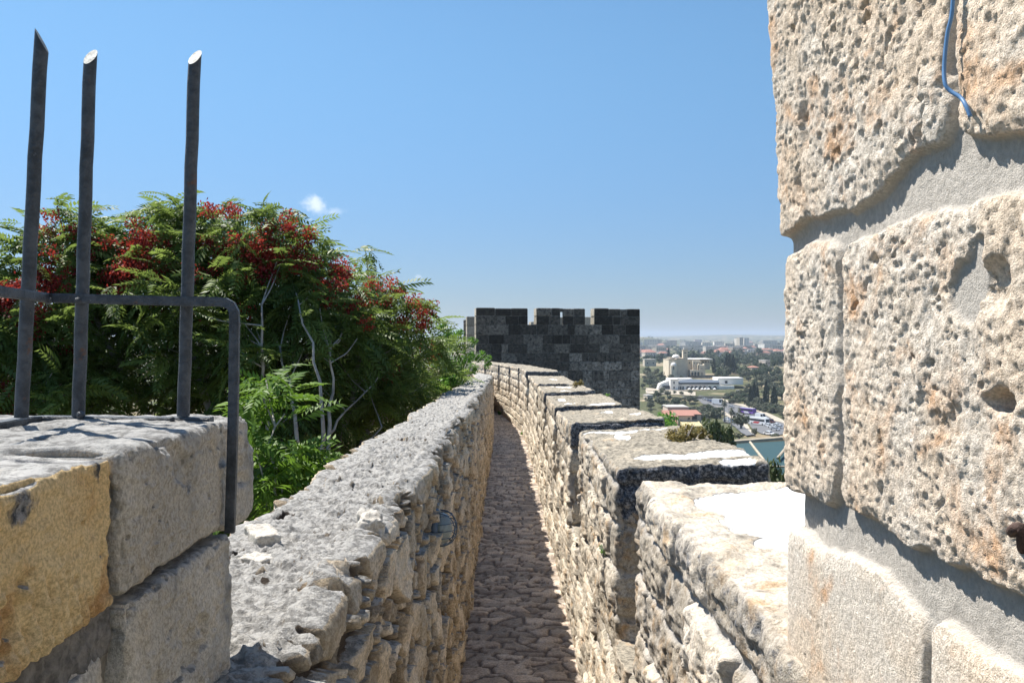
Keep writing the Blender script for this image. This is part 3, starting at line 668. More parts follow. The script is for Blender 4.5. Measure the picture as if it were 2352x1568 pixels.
#---VEG---
# ------------------------------------------------------------------ near trees
def leaflet_template(npairs=10, L=.42, ll=.10, lw=.032, droop=.12):
    V = []; F = []; k = 0
    for i in range(npairs):
        t = .18 + .82 * i / (npairs - 1); x = L * t; z = -droop * t * t; sc = (1 - .45 * abs(t - .5) * 1.2)
        for sgn in (-1, 1):
            a = math.radians(66 - 20 * t); dx, dy = math.cos(a), sgn * math.sin(a)
            l = ll * sc; w = lw * sc; px, py = -dy, dx
            b0 = (x, 0, z)
            V += [b0, (x + dx*l*.42 + px*w*.5, dy*l*.42 + py*w*.5, z - l*.10), (x + dx*l, dy*l, z - l*.42), (x + dx*l*.42 - px*w*.5, dy*l*.42 - py*w*.5, z - l*.06)]
            F.append((k, k+1, k+2, k+3)); k += 4
    V += [(0, -.003, 0), (0, .003, 0), (L, .0015, -droop), (L, -.0015, -droop)]; F.append((k, k+1, k+2, k+3))
    return np.array(V), np.array(F)
def leaves(tips, dirs, per, seed, scale=(.8, 1.25), template=None, tint_fn=None, pitch=(-.75, .65)):
    """a rosette of pinnate leaves at each shoot tip"""
    T, TF = template; r = np.random.default_rng(seed); n = len(tips) * per
    base = np.repeat(tips, per, 0) + r.normal(0, .05, (n, 3)); az = r.uniform(0, 2*math.pi, n)
    out = np.repeat(dirs, per, 0); az2 = np.arctan2(out[:, 1], out[:, 0]) + r.normal(0, 1.15, n); az = np.where(r.random(n) < .8, az2, az)
    pt = r.uniform(pitch[0], pitch[1], n); sc = r.uniform(scale[0], scale[1], n); roll = r.normal(0, .55, n)
    e1 = np.stack([np.cos(az)*np.cos(pt), np.sin(az)*np.cos(pt), np.sin(pt)], -1)
    e2 = np.stack([-np.sin(az), np.cos(az), 0*az], -1); e3 = np.cross(e1, e2)
    e2r = e2*np.cos(roll)[:, None] + e3*np.sin(roll)[:, None]; e3r = np.cross(e1, e2r)
    V = base[:, None] + sc[:, None, None] * (T[None, :, 0:1]*e1[:, None] + T[None, :, 1:2]*e2r[:, None] + T[None, :, 2:3]*e3r[:, None])
    V = V + r.normal(0, .004, V.shape)
    F = TF[None] + (np.arange(n) * len(T))[:, None, None]
    ti = np.clip(r.beta(1.6, 1.9, n) , 0, 1); ti = np.repeat(ti, len(T))
    return V.reshape(-1, 3), F.reshape(-1, 4), ti
def lumps_points(lumps, n, seed, shell=.70):
    r = np.random.default_rng(seed); vol = np.array([l[3]**2 for l in lumps]); pick = r.choice(len(lumps), n, p=vol/vol.sum())
    d = r.normal(size=(n, 3)); d /= np.linalg.norm(d, axis=1, keepdims=True); rad = shell + (1-shell)*r.random(n)**.6
    rad = np.where(r.random(n) < .14, r.random(n)*shell, np.where(r.random(n) < .08, rad * 1.18, rad))
    C = np.array([P(l[0], l[1], l[2]) for l in lumps]); R = np.array([l[3] for l in lumps])
    pts = C[pick] + d * (rad * R[pick])[:, None] * np.array([1, 1.1, 1])
    dd = d * .8 + np.array([0, -.1, .35]); return pts, dd, pick
TPL = leaflet_template(9, .38, .105, .034, .15)
def branches(root_pts, tips, seed, limb_r=.05):
    """limbs from the trunk; every shoot joins the nearest limb point"""
    r = random.Random(seed); mb = MB(); nodes = []
    for (a, b, rr) in root_pts:
        a, b = Vector(a), Vector(b); pts = []
        side = Vector((r.uniform(-.3, .3), r.uniform(-.3, .3), 0))
        for i in range(12):
            t = i/11; p = a.lerp(b, t) + side*math.sin(t*math.pi) + Vector((r.gauss(0, .02), r.gauss(0, .02), 0)); pts.append(p); nodes.append(p)
        mb.tube(pts, [rr*(1-.75*i/11) for i in range(12)], 7)
    nd = np.array(nodes)
    for k, t in enumerate(tips):
        if k % 2: continue
        d = np.linalg.norm(nd - t, axis=1) + .9*np.maximum(0, nd[:, 2] - t[2] + .25); j = int(np.argmin(d)); a = Vector(nd[j]); b = Vector(t)
        L = (b-a).length
        if L > 3.2: continue
        mid = a.lerp(b, .5) + Vector((r.uniform(-.05, .05)*L, r.uniform(-.05, .05)*L, -.06*L))
        pts = [a.lerp(mid, .5) + Vector((0, 0, .0)), mid, mid.lerp(b, .55) + Vector((0, 0, -.015*L)), b]
        sp_ = smooth_path([a] + pts, 3); mb.tube(sp_, [.005 + (.007*L)*(1-i/(len(sp_)-1)) for i in range(len(sp_))], 5, False)
    return mb
def pinnate_tree(name, lumps, ntips, per, roots, seed, label, cat, group=None, mat='leaf', scale=(.6, 1.1), tpl=None, red=(), redsize=.115, trunk=None):
    base = Vector(roots[0][0]); t = empty(name, base, label, cat, group)
    tips, dirs, pick = lumps_points(lumps, ntips, seed)
    V, F, ti = leaves(tips, dirs, per, seed + 1, scale, tpl or TPL)
    mesh_obj('crown', V - np.array(base), F, M[mat], t, {'tint': ti})
    mb = branches(roots, tips, seed); mb.v = [(v[0]-base.x, v[1]-base.y, v[2]-base.z) for v in mb.v]; mb.build('trunk', M['bark'], t, True)
    if red:
        r = np.random.default_rng(seed + 5); VV = []; FF = []; TT = []; k = 0
        for (x, y, Y, sp, n) in red:
            for _ in range(n):
                c = np.array(P(x, y, Y)) + np.clip(r.normal(0, 1, 3), -1.35, 1.35) * sp * np.array([1, .5, .8]); m = 95
                q = c + np.clip(r.normal(0, 1, (m, 3)), -1.7, 1.7) * redsize * np.array([.5, .5, .42]); q[:, 2] -= .3 * redsize
                a = r.normal(size=(m, 3)); a[:, 2] -= .8; a /= np.linalg.norm(a, axis=1, keepdims=True); b = np.cross(a, r.normal(size=(m, 3))); b /= np.linalg.norm(b, axis=1, keepdims=True)
                l = .036; w = .011
                Vq = np.stack([q, q + a*l*.5 + b*w, q + a*l, q + a*l*.5 - b*w], 1); VV.append(Vq.reshape(-1, 3)); FF.append(np.arange(m*4).reshape(-1, 4) + k); k += m*4
                tt = np.clip(r.normal(.38, .28) + r.normal(0, .18, m), 0, 1); TT.append(np.repeat(tt, 4))
        mesh_obj('seed_clusters', np.concatenate(VV) - np.array(base), np.concatenate(FF), M['samara'], t, {'tint': np.concatenate(TT)})
    return t
# (column, row, distance, radius) of the crown's lumps
big = [(1000, 900, 12.6, .28), (960, 930, 12, .38), (1040, 870, 13.2, .2), (880, 980, 11.6, .45), (1010, 770, 12.5, .2), (140, 600, 9.5, .55), (230, 610, 10, .55), (330, 610, 10, .6), (420, 560, 10, .5), (470, 540, 9.8, .5), (540, 560, 9.8, .5), (640, 560, 9.8, .42), (660, 620, 10, .55),
       (560, 640, 9.4, .6), (730, 680, 9.6, .5), (780, 720, 10, .5), (860, 720, 10.5, .48), (900, 760, 11, .5), (945, 800, 11.5, .45), (960, 850, 12, .35), (850, 820, 10.5, .6), (760, 820, 10, .7),
       (640, 780, 9.5, .8), (500, 740, 9.5, .8), (350, 740, 9.5, .8), (200, 730, 9.5, .7), (300, 880, 10, .9), (500, 900, 10, .9), (700, 920, 10.5, .8), (820, 920, 11.5, .7), (100, 850, 10, .8),
       (620, 1020, 10, .7), (760, 1030, 11, .6), (900, 930, 12.3, .4), (420, 660, 11, .8), (800, 620, 10.5, .22), (830, 575, 10.5, .14), (640, 1130, 9, .7), (560, 1000, 9, .6), (980, 880, 13, .25),
       (880, 670, 11, .22), (640, 520, 9.6, .3), (120, 530, 9.4, .3), (200, 545, 9.6, .3), (400, 500, 9.6, .2), (690, 560, 9.6, .2)]
rb = P(690, 1500, 9.0)
roots = [(rb, P(560, 600, 9.8), .10), (P(690, 1480, 9), P(700, 620, 9.8), .08), (P(700, 1400, 9.2), P(850, 720, 10.5), .07), (P(660, 1380, 9), P(380, 620, 9.8), .08), (P(640, 1400, 9), P(180, 640, 9.6), .08),
         (P(710, 1350, 9.4), P(930, 830, 11.4), .06), (P(660, 1200, 8.6), P(650, 800, 8.8), .035), (P(690, 1150, 8.8), P(840, 900, 9.4), .03), (P(600, 1300, 8.8), P(640, 900, 8.6), .03), (P(680, 1250, 8.2), P(600, 700, 8.6), .035), (P(690, 1200, 8.3), P(760, 800, 8.9), .035), (P(690, 1200, 8.2), P(690, 700, 8.7), .03), (P(720, 1250, 8.6), P(880, 980, 9.6), .028)]
reds = [(900, 850, 10.2, .12, 2), (985, 800, 11.2, .08, 2), (480, 640, 8.9, .3, 4), (200, 720, 8.9, .3, 4), (800, 700, 9.5, .15, 3), (300, 590, 9.2, .22, 14), (360, 570, 9.3, .2, 10), (280, 640, 9, .15, 6), (560, 560, 9.1, .22, 12), (640, 545, 9.2, .25, 14), (680, 580, 9.2, .15, 6), (500, 520, 9.3, .2, 7), (600, 610, 9, .15, 4),
        (140, 640, 9, .15, 7), (120, 600, 9, .12, 4), (250, 540, 9.2, .2, 6), (770, 610, 9.6, .12, 3), (860, 660, 10, .14, 3), (920, 700, 10.3, .2, 8), (960, 720, 10.6, .12, 4), (150, 520, 9.2, .15, 5), (400, 650, 9, .3, 5), (730, 640, 9.3, .2, 4)]
pinnate_tree('ailanthus_tree', big, 1250, 7, roots, 501, 'broad pinnate leaved tree with red seed clusters growing behind the rubble wall', 'tree', red=reds)
red2 = [(20, 660, 8.6, .16, 12), (10, 720, 8.6, .16, 8), (70, 730, 8.6, .12, 5), (20, 880, 8.4, .2, 4)]
pinnate_tree('ailanthus_tree', [(-60, 720, 8.8, .5), (20, 720, 8.8, .35), (-40, 850, 8.8, .7), (40, 860, 8.8, .5), (-200, 800, 9, .9), (30, 650, 8.8, .15), (60, 960, 8.6, .5), (180, 930, 8.8, .5), (-100, 660, 9, .4)], 230, 7,
             [(P(-60, 1400, 9), P(-20, 760, 9), .08), (P(-60, 1400, 9), P(120, 820, 8.9), .05)], 531, 'second pinnate leaved tree with red seeds behind the leftmost iron bar', 'tree', red=red2)
pinnate_tree('ailanthus_sapling', [(610, 960, 5.6, .16), (640, 1030, 5.6, .2), (690, 1060, 5.8, .16), (720, 1080, 5.9, .10), (610, 1100, 5.4, .16), (660, 1150, 5.4, .14), (590, 1180, 5.2, .12), (630, 900, 6, .14)], 26, 6,
             [(P(650, 1500, 5.5), P(620, 980, 5.6), .022), (P(655, 1450, 5.5), P(690, 1060, 5.8), .016), (P(640, 1400, 5.4), P(600, 1120, 5.4), .012)], 561, 'bright green young tree between the pier and the rubble wall', 'tree', mat='leafbright', scale=(.7, 1.0))
def clump(c, R, n, size, seed, squash=(1, 1, 1), lump=5):
    r = np.random.default_rng(seed); cen = r.normal(size=(lump, 3)); cen /= np.linalg.norm(cen, axis=1, keepdims=True); cen *= .55 * R * r.random((lump, 1))**.4 * np.array(squash)
    pick = r.integers(0, lump, n); d = r.normal(size=(n, 3)); d /= np.linalg.norm(d, axis=1, keepdims=True)
    rl = R * (.35 + .3 * r.random(lump)); q = cen[pick] + d * (rl[pick] * (.6 + .4 * r.random(n)))[:, None] * np.array(squash)
    nn = d + r.normal(0, .45, (n, 3)); nn /= np.linalg.norm(nn, axis=1, keepdims=True)
    a = np.cross(nn, r.normal(size=(n, 3))); a /= np.linalg.norm(a, axis=1, keepdims=True); b = np.cross(nn, a)
    s = size * r.uniform(.6, 1.3, n)[:, None]
    V = np.stack([q - a*s, q + b*s*.55, q + a*s, q - b*s*.55], 1) + np.array(c)
    ti = np.repeat(np.clip(r.beta(2, 2, n)*.7 + .3*r.random(lump)[pick], 0, 1), 4)
    return V.reshape(-1, 3), np.arange(n*4).reshape(-1, 4), ti
def merge(parts):
    V = []; F = []; T = []; k = 0
    for v, f, t in parts: V.append(v); F.append(f + k); T.append(t); k += len(v)
    return np.concatenate(V), np.concatenate(F), np.concatenate(T)
def leafy_bush(name, lumps, size, dens, mat, label, cat, seed, stem=True, group=None):
    parts = []; base = P(*lumps[0][:3]); 
    for i, (x, y, Y, R) in enumerate(lumps): parts.append(clump(P(x, y, Y), R, int(dens * R * R), size, seed + i, lump=7))
    V, F, T = merge(parts); lo = V[:, 2].min(); root = Vector((base.x, base.y, lo)); t = empty(name, root, label, cat, group)
    mesh_obj('foliage', V - np.array(root), F, M[mat], t, {'tint': T})
    mb = MB(); r = random.Random(seed)
    for (x, y, Y, R) in lumps:
        for k in range(3):
            c = P(x, y, Y) + Vector((r.gauss(0, R*.4), r.gauss(0, R*.4), r.uniform(0, R*.9))); mb.tube([(0, 0, 0), (c-root)*.5 + Vector((r.gauss(0, R*.15), 0, 0)), c-root], [.012*R*2+.003, .008*R*2+.002, .002], 5, False)
    mb.build('stems', M['bark'], t); return t
leafy_bush('green_bush', [(1035, 850, 13.5, .30), (1000, 810, 13, .30), (1068, 830, 14.5, .22), (1092, 820, 15.5, .16), (1030, 780, 14, .22), (1008, 890, 12.5, .18), (1108, 815, 16, .10), (1120, 835, 17, .12), (1060, 865, 13.8, .2), (1085, 850, 15, .16), (1030, 880, 12.8, .2), (1122, 822, 18.5, .10), (1015, 748, 14, .13), (1085, 785, 15.5, .11), (1055, 765, 14.6, .12)],
           .024, 14000, 'bushleaf', 'bright green small leaved bush leaning over the far end of the rubble wall', 'bush', 601)
# plants on the merlons
leafy_bush('merlon_shrub', [(1560, 1006, 4.95, .065), (1585, 998, 5.0, .07), (1610, 998, 5.1, .06), (1545, 1000, 5.0, .05), (1628, 1002, 5.2, .035), (1572, 990, 5.05, .05)], .010, 110000, 'olive', 'small olive brown shrub rooted on top of a near merlon', 'plant', 621)
leafy_bush('dry_tuft', [(1322, 883, 12.2, .06), (1333, 880, 12.2, .06)], .012, 60000, 'olive', 'dry brown tuft on a far merlon beside white lime patches', 'plant', 631)
leafy_bush('green_tuft', [(1395, 909, 10.3, .04)], .012, 60000, 'bushleaf', 'small green tuft at the outer end of a lichened merlon', 'plant', 633)
leafy_bush('wall_weed', [(1202, 997, 20.3, .09)], .02, 30000, 'bushleaf', 'green weed at the foot of the right wall where the walk bends', 'plant', 635)
leafy_bush('wall_weed', [(1148, 948, 25.6, .09)], .02, 30000, 'bushleaf', 'low green weed at the farthest visible bend of the cobbles', 'plant', 636)
leafy_bush('ledge_weed', [(1385, 1268, 4.35, .022), (1382, 1255, 4.4, .015)], .006, 150000, 'bushleaf', 'little weed growing from a joint of the right wall below a merlon', 'plant', 637)

#---TOWER---
# ------------------------------------------------------------------ dark tower at the end of the walk
TY = 40.0; phi = math.radians(7.5)
tower = empty('stone_tower', (P(1094, 775, TY).x, TY, -14), 'square crenellated tower of blackened stone beyond the end of the walk', 'tower', rz=phi)
TW = 8.18; zo = 14.0                                   # width, and world height 0 in the tower's frame
TOPZ = P(0, 706, TY).z + zo; CR = P(0, 745, TY).z + zo; CH = (TOPZ - CR) / 2
r_ = random.Random(5)
mb = MB(); gap = [(2.53, 2.97), (5.39, 5.86)]           # crenels
slit = (4.15, 4.27)
def in_gap(a, b, k): return False
zc = TOPZ; row = 0
while zc > 2:
    h = CH if row < 2 else r_.choice((.38, .42, .45, .5))
    z0 = zc - h
    x = 0.0
    stops = [0.0, TW]
    segs = [(0, TW)]
    if row < 2: segs = [(0, gap[0][0]), (gap[0][1], slit[0]), (slit[1], gap[1][0]), (gap[1][1], TW)]
    for (sa, sb) in segs:
        x = sa
        while x < sb - 1e-6:
            w = min(r_.choice([.35, .5, .62, .75, .95]) + r_.uniform(-.05, .05), sb - x)
            if sb - x - w < .22: w = sb - x
            dark = r_.random() ** 1.4
            dark = .05 + dark * .5 + .5 * (x / TW) * max(0, min(1, (row - 2) / 4)) + (.35 if r_.random() < .05 and row > 1 else 0)
            y0 = r_.uniform(-.012, .012)
            mb.box(x + .010, x + w - .010, y0, (.22 if row < 2 and slit[0] - .45 < x + w/2 < slit[1] + .45 else .85) - (0.002 * row if row < 2 else 0), z0 + .010, zc - .010 - (r_.choice((0, .02, .03, .09)) if row == 0 else 0), min(1, dark), .03 if row == 0 else .016)
            x += w
    zc = z0; row += 1
mb.box(slit[0] - .008, slit[1] + .008, .01, .21, TOPZ - .20, TOPZ - .03, .4)
ob = mb.build('front_wall', M['tower'], tower)
at = ob.data.attributes.new('stone', 'FLOAT', 'POINT'); at.data.foreach_set('value', np.ones(len(ob.data.vertices), dtype=np.float32))
m2 = MB()
for (sa, sb) in [(0.01, gap[0][0]-.01), (gap[0][1]+.01, slit[0]-.5), (slit[1]+.5, gap[1][0]-.01), (gap[1][1]+.01, TW-.01)]: m2.box(sa, sb, .022, .83, CR - .1, TOPZ - .06)
m2.box(slit[0]-.51, slit[0]-.01, .022, .20, CR - .1, TOPZ - .06); m2.box(slit[1]+.01, slit[1]+.51, .022, .20, CR - .1, TOPZ - .06)
m2.box(.01, TW - .01, .025, 6.8, 0, CR - 1.2); m2.box(.01, TW-.01, .024, .83, CR-1.19, CR - .012)
m2.build('mortar_core', M['tower'], tower)
m4 = MB()
for (sa, sb, z1) in [(.0, 1.9, CR+.62), (2.2, 3.1, CR + .42), (3.6, 5.0, CR + .26), (5.15, 5.75, CR + .52), (6.2, TW, CR + .6)]:
    x = sa
    while x < sb - .01:
        w = min(.45, sb - x)
        for zz in (0, .4): m4.box(x + .006, x + w - .006, 6.0, 6.8, CR - .5 + zz*1.3 + .005, min(z1, CR - .5 + .52 + zz*1.3*1.0) - .005, r_.random(), .012)
        x += w
m4.box(0, TW, 6.05, 6.75, CR - 1.18, CR - .51)
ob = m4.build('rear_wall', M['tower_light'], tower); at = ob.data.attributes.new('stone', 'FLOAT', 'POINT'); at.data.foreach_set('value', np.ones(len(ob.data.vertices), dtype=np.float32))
m5 = MB()  # added thin slabs: sunlight on the left sides, put in as paler colour
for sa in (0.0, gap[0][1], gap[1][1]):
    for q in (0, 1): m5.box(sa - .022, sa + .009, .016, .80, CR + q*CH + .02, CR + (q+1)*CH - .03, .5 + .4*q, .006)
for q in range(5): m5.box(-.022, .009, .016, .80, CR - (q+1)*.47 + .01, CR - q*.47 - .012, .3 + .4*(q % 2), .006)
for ob in m5.pieces('sunlit_side_slab', M['tower_light'], tower): at = ob.data.attributes.new('stone', 'FLOAT', 'POINT'); at.data.foreach_set('value', np.ones(len(ob.data.vertices), dtype=np.float32))
# lower turret to the left behind
turret = empty('stone_turret', (P(1064, 775, 47).x, 47, -14), 'lower grey turret showing left behind the dark tower', 'tower')
mt = MB(); zz = P(0, 734, 47).z + 14; row = 0
while zz > 6:
    h = .5; x = 0
    while x < 1.6: w = r_.choice([.4, .6, .8]); mt.box(x + .008, x + w - .008, r_.uniform(-.01, .01), .9, zz - h + .008, zz - .008, .35 + .5 * r_.random(), .015); x += w
    zz -= h
mt.box(.02, 1.9, .03, .88, 0, P(0, 736, 47).z + 14 - .02)
ob = mt.build('turret_wall', M['tower'], turret); at = ob.data.attributes.new('stone', 'FLOAT', 'POINT'); at.data.foreach_set('value', np.ones(len(ob.data.vertices), dtype=np.float32))

#---FAR---
# ------------------------------------------------------------------ terrain
prof_y = [(-60, -12), (40, -12.5), (60, -13.5), (110, -19), (230, -29.5), (330, -38.5), (400, -43.5), (480, -49), (560, -47), (640, -43.5), (700, -40), (760, -36.5), (850, -34.5), (1000, -34), (1500, -36), (2500, -33), (4000, -30), (7000, -12), (9000, -6)]
TZ = poly([a for a, b in prof_y], [b for a, b in prof_y])
def hills(X, Y):
    q = np.stack([X / 900, Y / 900, 0 * X], -1); far = sm(1800, 4500, Y)
    h = far * 26 * fbm(q, 1, 4, 700)
    # wooded hill at the left and a long bare ridge right
    h = h + 40 * np.exp(-((X - 620) / 120)**2 - ((Y - 3900) / 500)**2) + 22 * np.exp(-((X - 950) / 260)**2 - ((Y - 4600) / 500)**2) + 28 * sm(1400, 2300, X) * sm(3500, 6000, Y)
    mid = sm(60, 300, Y) * (1 - far)
    return h + mid * 1.6 * fbm(np.stack([X / 60, Y / 60, 0 * X], -1), 1, 3, 701)
def terrain(X, Y):
    X = np.asarray(X, float); Y = np.asarray(Y, float)
    z = TZ(Y) + hills(X, Y)
    left = sm(2.5, -1.5, X - XR(np.clip(Y, 0, 42))) * sm(60, 46, Y)
    return z * (1 - left) + left * -4.2
def ground(x, y):
    """the point of the terrain seen at column x, row y"""
    Ys = np.exp(np.linspace(math.log(60), math.log(8500), 2200)); X = (x - CX) / FPX * Ys; z = terrain(X, Ys); yy = HY - z / Ys * FPX
    hit = np.where(yy <= y)[0]; i = hit[0] if len(hit) else len(Ys) - 1
    return Vector((X[i], Ys[i], z[i]))
C7 = lambda cx, cy: ((2550 + .41454 * cx) * .57422, (1250 + .41454 * cy) * .57422)     # zoomed view -> picture columns, rows
def G(cx, cy): return ground(*C7(cx, cy))
def HT(cy0, cy1, Y): return abs(cy1 - cy0) * .41454 * .57422 / FPX * Y                  # height for a span of rows
gx = np.concatenate([-np.exp(np.linspace(math.log(9000), math.log(3), 70)), np.linspace(-2.5, 3, 24), np.exp(np.linspace(math.log(3.3), math.log(9000), 160))])
gy = np.concatenate([np.linspace(-300, -10, 8), np.linspace(-5, 55, 60), np.exp(np.linspace(math.log(56), math.log(14000), 420))])
GX, GYY = np.meshgrid(gx, gy, indexing='ij'); GZ = terrain(GX, GYY)
m, t, b, o_ = nt('dry_ground'); co = N(t, 'ShaderNodeTexCoord').outputs['Object']
c = mix(t, ramp(t, noise(t, co, .035, 8, .62), .42, .6), (.26,.20,.125), (.36,.30,.21)); c = mix(t, ramp(t, noise(t, co, .012, 8, .65), .40, .50), c, (.075,.085,.042)); c = mix(t, ramp(t, noise(t, co, .4, 5, .7), .5, .7), c, (.17,.14,.09))
t.links.new(c, b.inputs['Base Color']); b.inputs['Roughness'].default_value = 1; b.inputs['Specular IOR Level'].default_value = .1; M['ground'] = m
o = mesh_obj('terrain', np.stack([GX, GYY, GZ], -1).reshape(-1, 3), grid_faces(len(gx), len(gy)), M['ground'], smooth=True); tag(o, kind='structure')
o.data.flip_normals()
M['asphalt'] = plain('asphalt', (.13,.13,.135), .9, 0, .15, .2); M['pave'] = plain('pale_paving', (.40,.35,.28), .9, 0, .15, .3)
def strip(name, L, R, mat, lift):
    n = 40; V = []
    def along(pts):
        pts = [G(*p) for p in pts]; d = [0]
        for a, b in zip(pts, pts[1:]): d.append(d[-1] + (b-a).length)
        s_ = np.linspace(0, d[-1], n); return np.stack([np.interp(s_, d, [p[i] for p in pts]) for i in range(2)], -1)
    A, B = along(L), along(R)
    W_ = 7; Pg = A[:, None] + (B - A)[:, None] * np.linspace(0, 1, W_)[None, :, None]; Z = terrain(Pg[..., 0], Pg[..., 1]) + lift
    f = grid_faces(n, W_)[:, ::-1]
    o = mesh_obj(name, np.concatenate([Pg, Z[..., None]], -1).reshape(-1, 3), f, mat, smooth=True); tag(o, kind='structure'); return o
strip('road', [(560, 830), (620, 880), (700, 910), (850, 965), (960, 1010), (1060, 1065), (1100, 1120), (1210, 1180), (1330, 1190)], [(600, 800), (700, 822), (800, 860), (900, 882), (1100, 930), (1250, 1000), (1400, 1070), (1520, 1110), (1600, 1140)], M['asphalt'], .35)
strip('pavement', [(800, 850), (900, 882), (1100, 930), (1250, 1000), (1400, 1070), (1600, 1140)], [(810, 835), (910, 868), (1110, 908), (1260, 975), (1400, 1040), (1600, 1110)], M['pave'], .5)
strip('pavement', [(850, 965), (940, 1010), (1040, 1068), (1080, 1120), (1140, 1190)], [(760, 905), (830, 985), (960, 1060), (1010, 1120), (1040, 1190)][:5], M['pave'], .42)
strip('road', [(820, 1040), (900, 1080), (980, 1150), (1050, 1200)], [(860, 1010), (960, 1070), (1050, 1130), (1130, 1190)], M['asphalt'], .6)
strip('road', [(940, 790), (990, 830), (1030, 860)], [(1000, 770), (1050, 810), (1100, 850)], M['asphalt'], .45)
strip('pavement', [(80, 780), (200, 790), (420, 800), (560, 805)], [(80, 730), (200, 740), (420, 760), (560, 770)], M['pave'], .4)

# ------------------------------------------------------------------ far trees
def make_tree(name, H, Rr, mat, seed, kind='round', n=520):
    t = empty(name, (0, 0, 0)); r = random.Random(seed)
    if kind == 'round':
        V, F, T = clump((0, 0, H*.6), Rr, n, Rr*.13, seed, (1, 1, H/(2.6*Rr)), 9)
    elif kind == 'cypress':
        rs = np.random.default_rng(seed); u = rs.random(n); a = rs.uniform(0, 6.283, n); rad = Rr * np.sin(np.clip(u*.93+.07, 0, 1)*math.pi)**.7 * (1-u*.55) * (.75+.35*rs.random(n))
        q = np.stack([rad*np.cos(a), rad*np.sin(a), H*(.06+.94*u)], -1); s_ = H*.035*rs.uniform(.6, 1.4, n)[:, None]; nx = np.stack([-np.sin(a), np.cos(a), 0*a], -1); up = np.stack([.25*np.cos(a), .25*np.sin(a), 1+0*a], -1)
        V = np.stack([q - nx*s_*.6, q - up*s_, q + nx*s_*.6, q + up*s_*1.6], 1).reshape(-1, 3); F = np.arange(n*4).reshape(-1, 4); T = np.repeat(rs.random(n), 4)
    elif kind == 'palm':
        rs = np.random.default_rng(seed); parts = []
        for k in range(46):
            az = rs.uniform(0, 6.283); el = rs.uniform(-1.2, 1.2); L = Rr*rs.uniform(.8, 1.1); pts = []
            for j in range(5):
                s_ = j/4; pts.append(np.array([math.cos(az)*L*s_*math.cos(el), math.sin(az)*L*s_*math.cos(el), H + L*s_*math.sin(el) - .5*L*s_*s_]))
            w = np.array([-math.sin(az), math.cos(az), 0])*L*.10
            for j in range(4): parts.append((np.array([pts[j]-w, pts[j+1]-w*.7, pts[j+1]+w*.7, pts[j]+w]), np.array([[0, 1, 2, 3]]), np.full(4, rs.random())))
        V, F, T = merge(parts)
    mesh_obj('crown', V, F, M[mat], t, {'tint': T})
    mb = MB(); rt = Rr*.09 if kind != 'palm' else .35
    hh = H*(.62 if kind == 'round' else .5 if kind == 'cypress' else 1.0)
    mb.tube([(0, 0, -1.5), (r.uniform(-.1, .1), 0, hh*.5), (r.uniform(-.2, .2), 0, hh)], [rt*1.3, rt, rt*.6], 6)
    if kind == 'round':
        for k in range(5): a = k*1.26; mb.tube([(0, 0, hh*.5), (math.cos(a)*Rr*.3, math.sin(a)*Rr*.3, hh*.8), (math.cos(a)*Rr*.6, math.sin(a)*Rr*.6, hh*1.15)], [rt*.6, rt*.4, rt*.15], 5, False)
    if kind == 'palm': mb.lathe([(.1, H-3.2), (.9, H-2.2), (1.1, H-.8), (.2, H)], 0, 0, 8)
    mb.build('trunk', M['bark'], t); return t
protos = {}
used = set()
def plant(key, loc, sc, rz, label, cat, group):
    p = protos[key]
    if key not in used: used.add(key); o = p
    else: o = copy_tree(p)
    o.location = loc; o.scale = (sc[0], sc[0], sc[1]); o.rotation_euler = (0, 0, rz); tag(o, label, cat, group); return o
protos['r1'] = make_tree('round_tree', 8, 4, 'farleaf', 801); protos['r2'] = make_tree('round_tree', 7, 4, 'farleaf', 802); protos['r3'] = make_tree('round_tree', 9, 3.6, 'farleaf', 803)
protos['g1'] = make_tree('olive_tree', 6, 3.6, 'fargrey', 804); protos['g2'] = make_tree('olive_tree', 5, 3.4, 'fargrey', 805)
protos['c1'] = make_tree('cypress_tree', 15, 1.9, 'cypress', 806, 'cypress', 420); protos['c2'] = make_tree('cypress_tree', 12, 1.8, 'cypress', 807, 'cypress', 380)
protos['p1'] = make_tree('palm_tree', 12, 2.6, 'fargrey', 808, 'palm')
protos['n1'] = make_tree('pine_tree', 10, 3.2, 'pine', 809, n=900); protos['n2'] = make_tree('bright_tree', 9, 4, 'bushleaf', 810, n=1200)
rr = random.Random(33)
def tree_px(key, cx, cy, hpx, label, cat='tree', group=None, wide=1.0):
    """tree whose foot stands at zoomed (cx, cy) and is hpx zoomed pixels tall"""
    g = G(cx, cy); H = HT(0, hpx, g.y); base = {'r1': 8, 'r2': 7, 'r3': 9, 'g1': 6, 'g2': 5, 'c1': 15, 'c2': 12, 'p1': 14, 'n1': 10, 'n2': 9}[key]; s = H / base
    return plant(key, g - Vector((0, 0, .3)), (s*wide, s), rr.uniform(0, 6.28), label, cat, group)
gA = 'trees on the wooded slope right of the bell tower'; lA = 'green tree in the dense wood on the slope right of the bell tower'
for k in range(150):
    cx = rr.uniform(650, 1410); cy = rr.uniform(430, 650)
    if cx < 760 and cy > 520: continue
    if 1050 < cx < 1300 and 500 < cy < 600 and rr.random() < .7: continue
    tree_px(rr.choice(['r1', 'r2', 'r3', 'r1', 'g1']), cx, cy, rr.uniform(60, 105), lA, 'tree', gA, rr.uniform(.9, 1.25))
gB = 'trees among the far houses'; lB = 'small dark tree among the hazy far houses below the skyline'
for k, cx, cy, hh_ in [(0, 400, 500, 120), (0, 440, 490, 110), (0, 520, 470, 110), (0, 560, 470, 100), (0, 340, 500, 90), (0, 620, 465, 80)]: tree_px('r1', cx, cy, hh_, lB, 'tree', gB, 1.2)
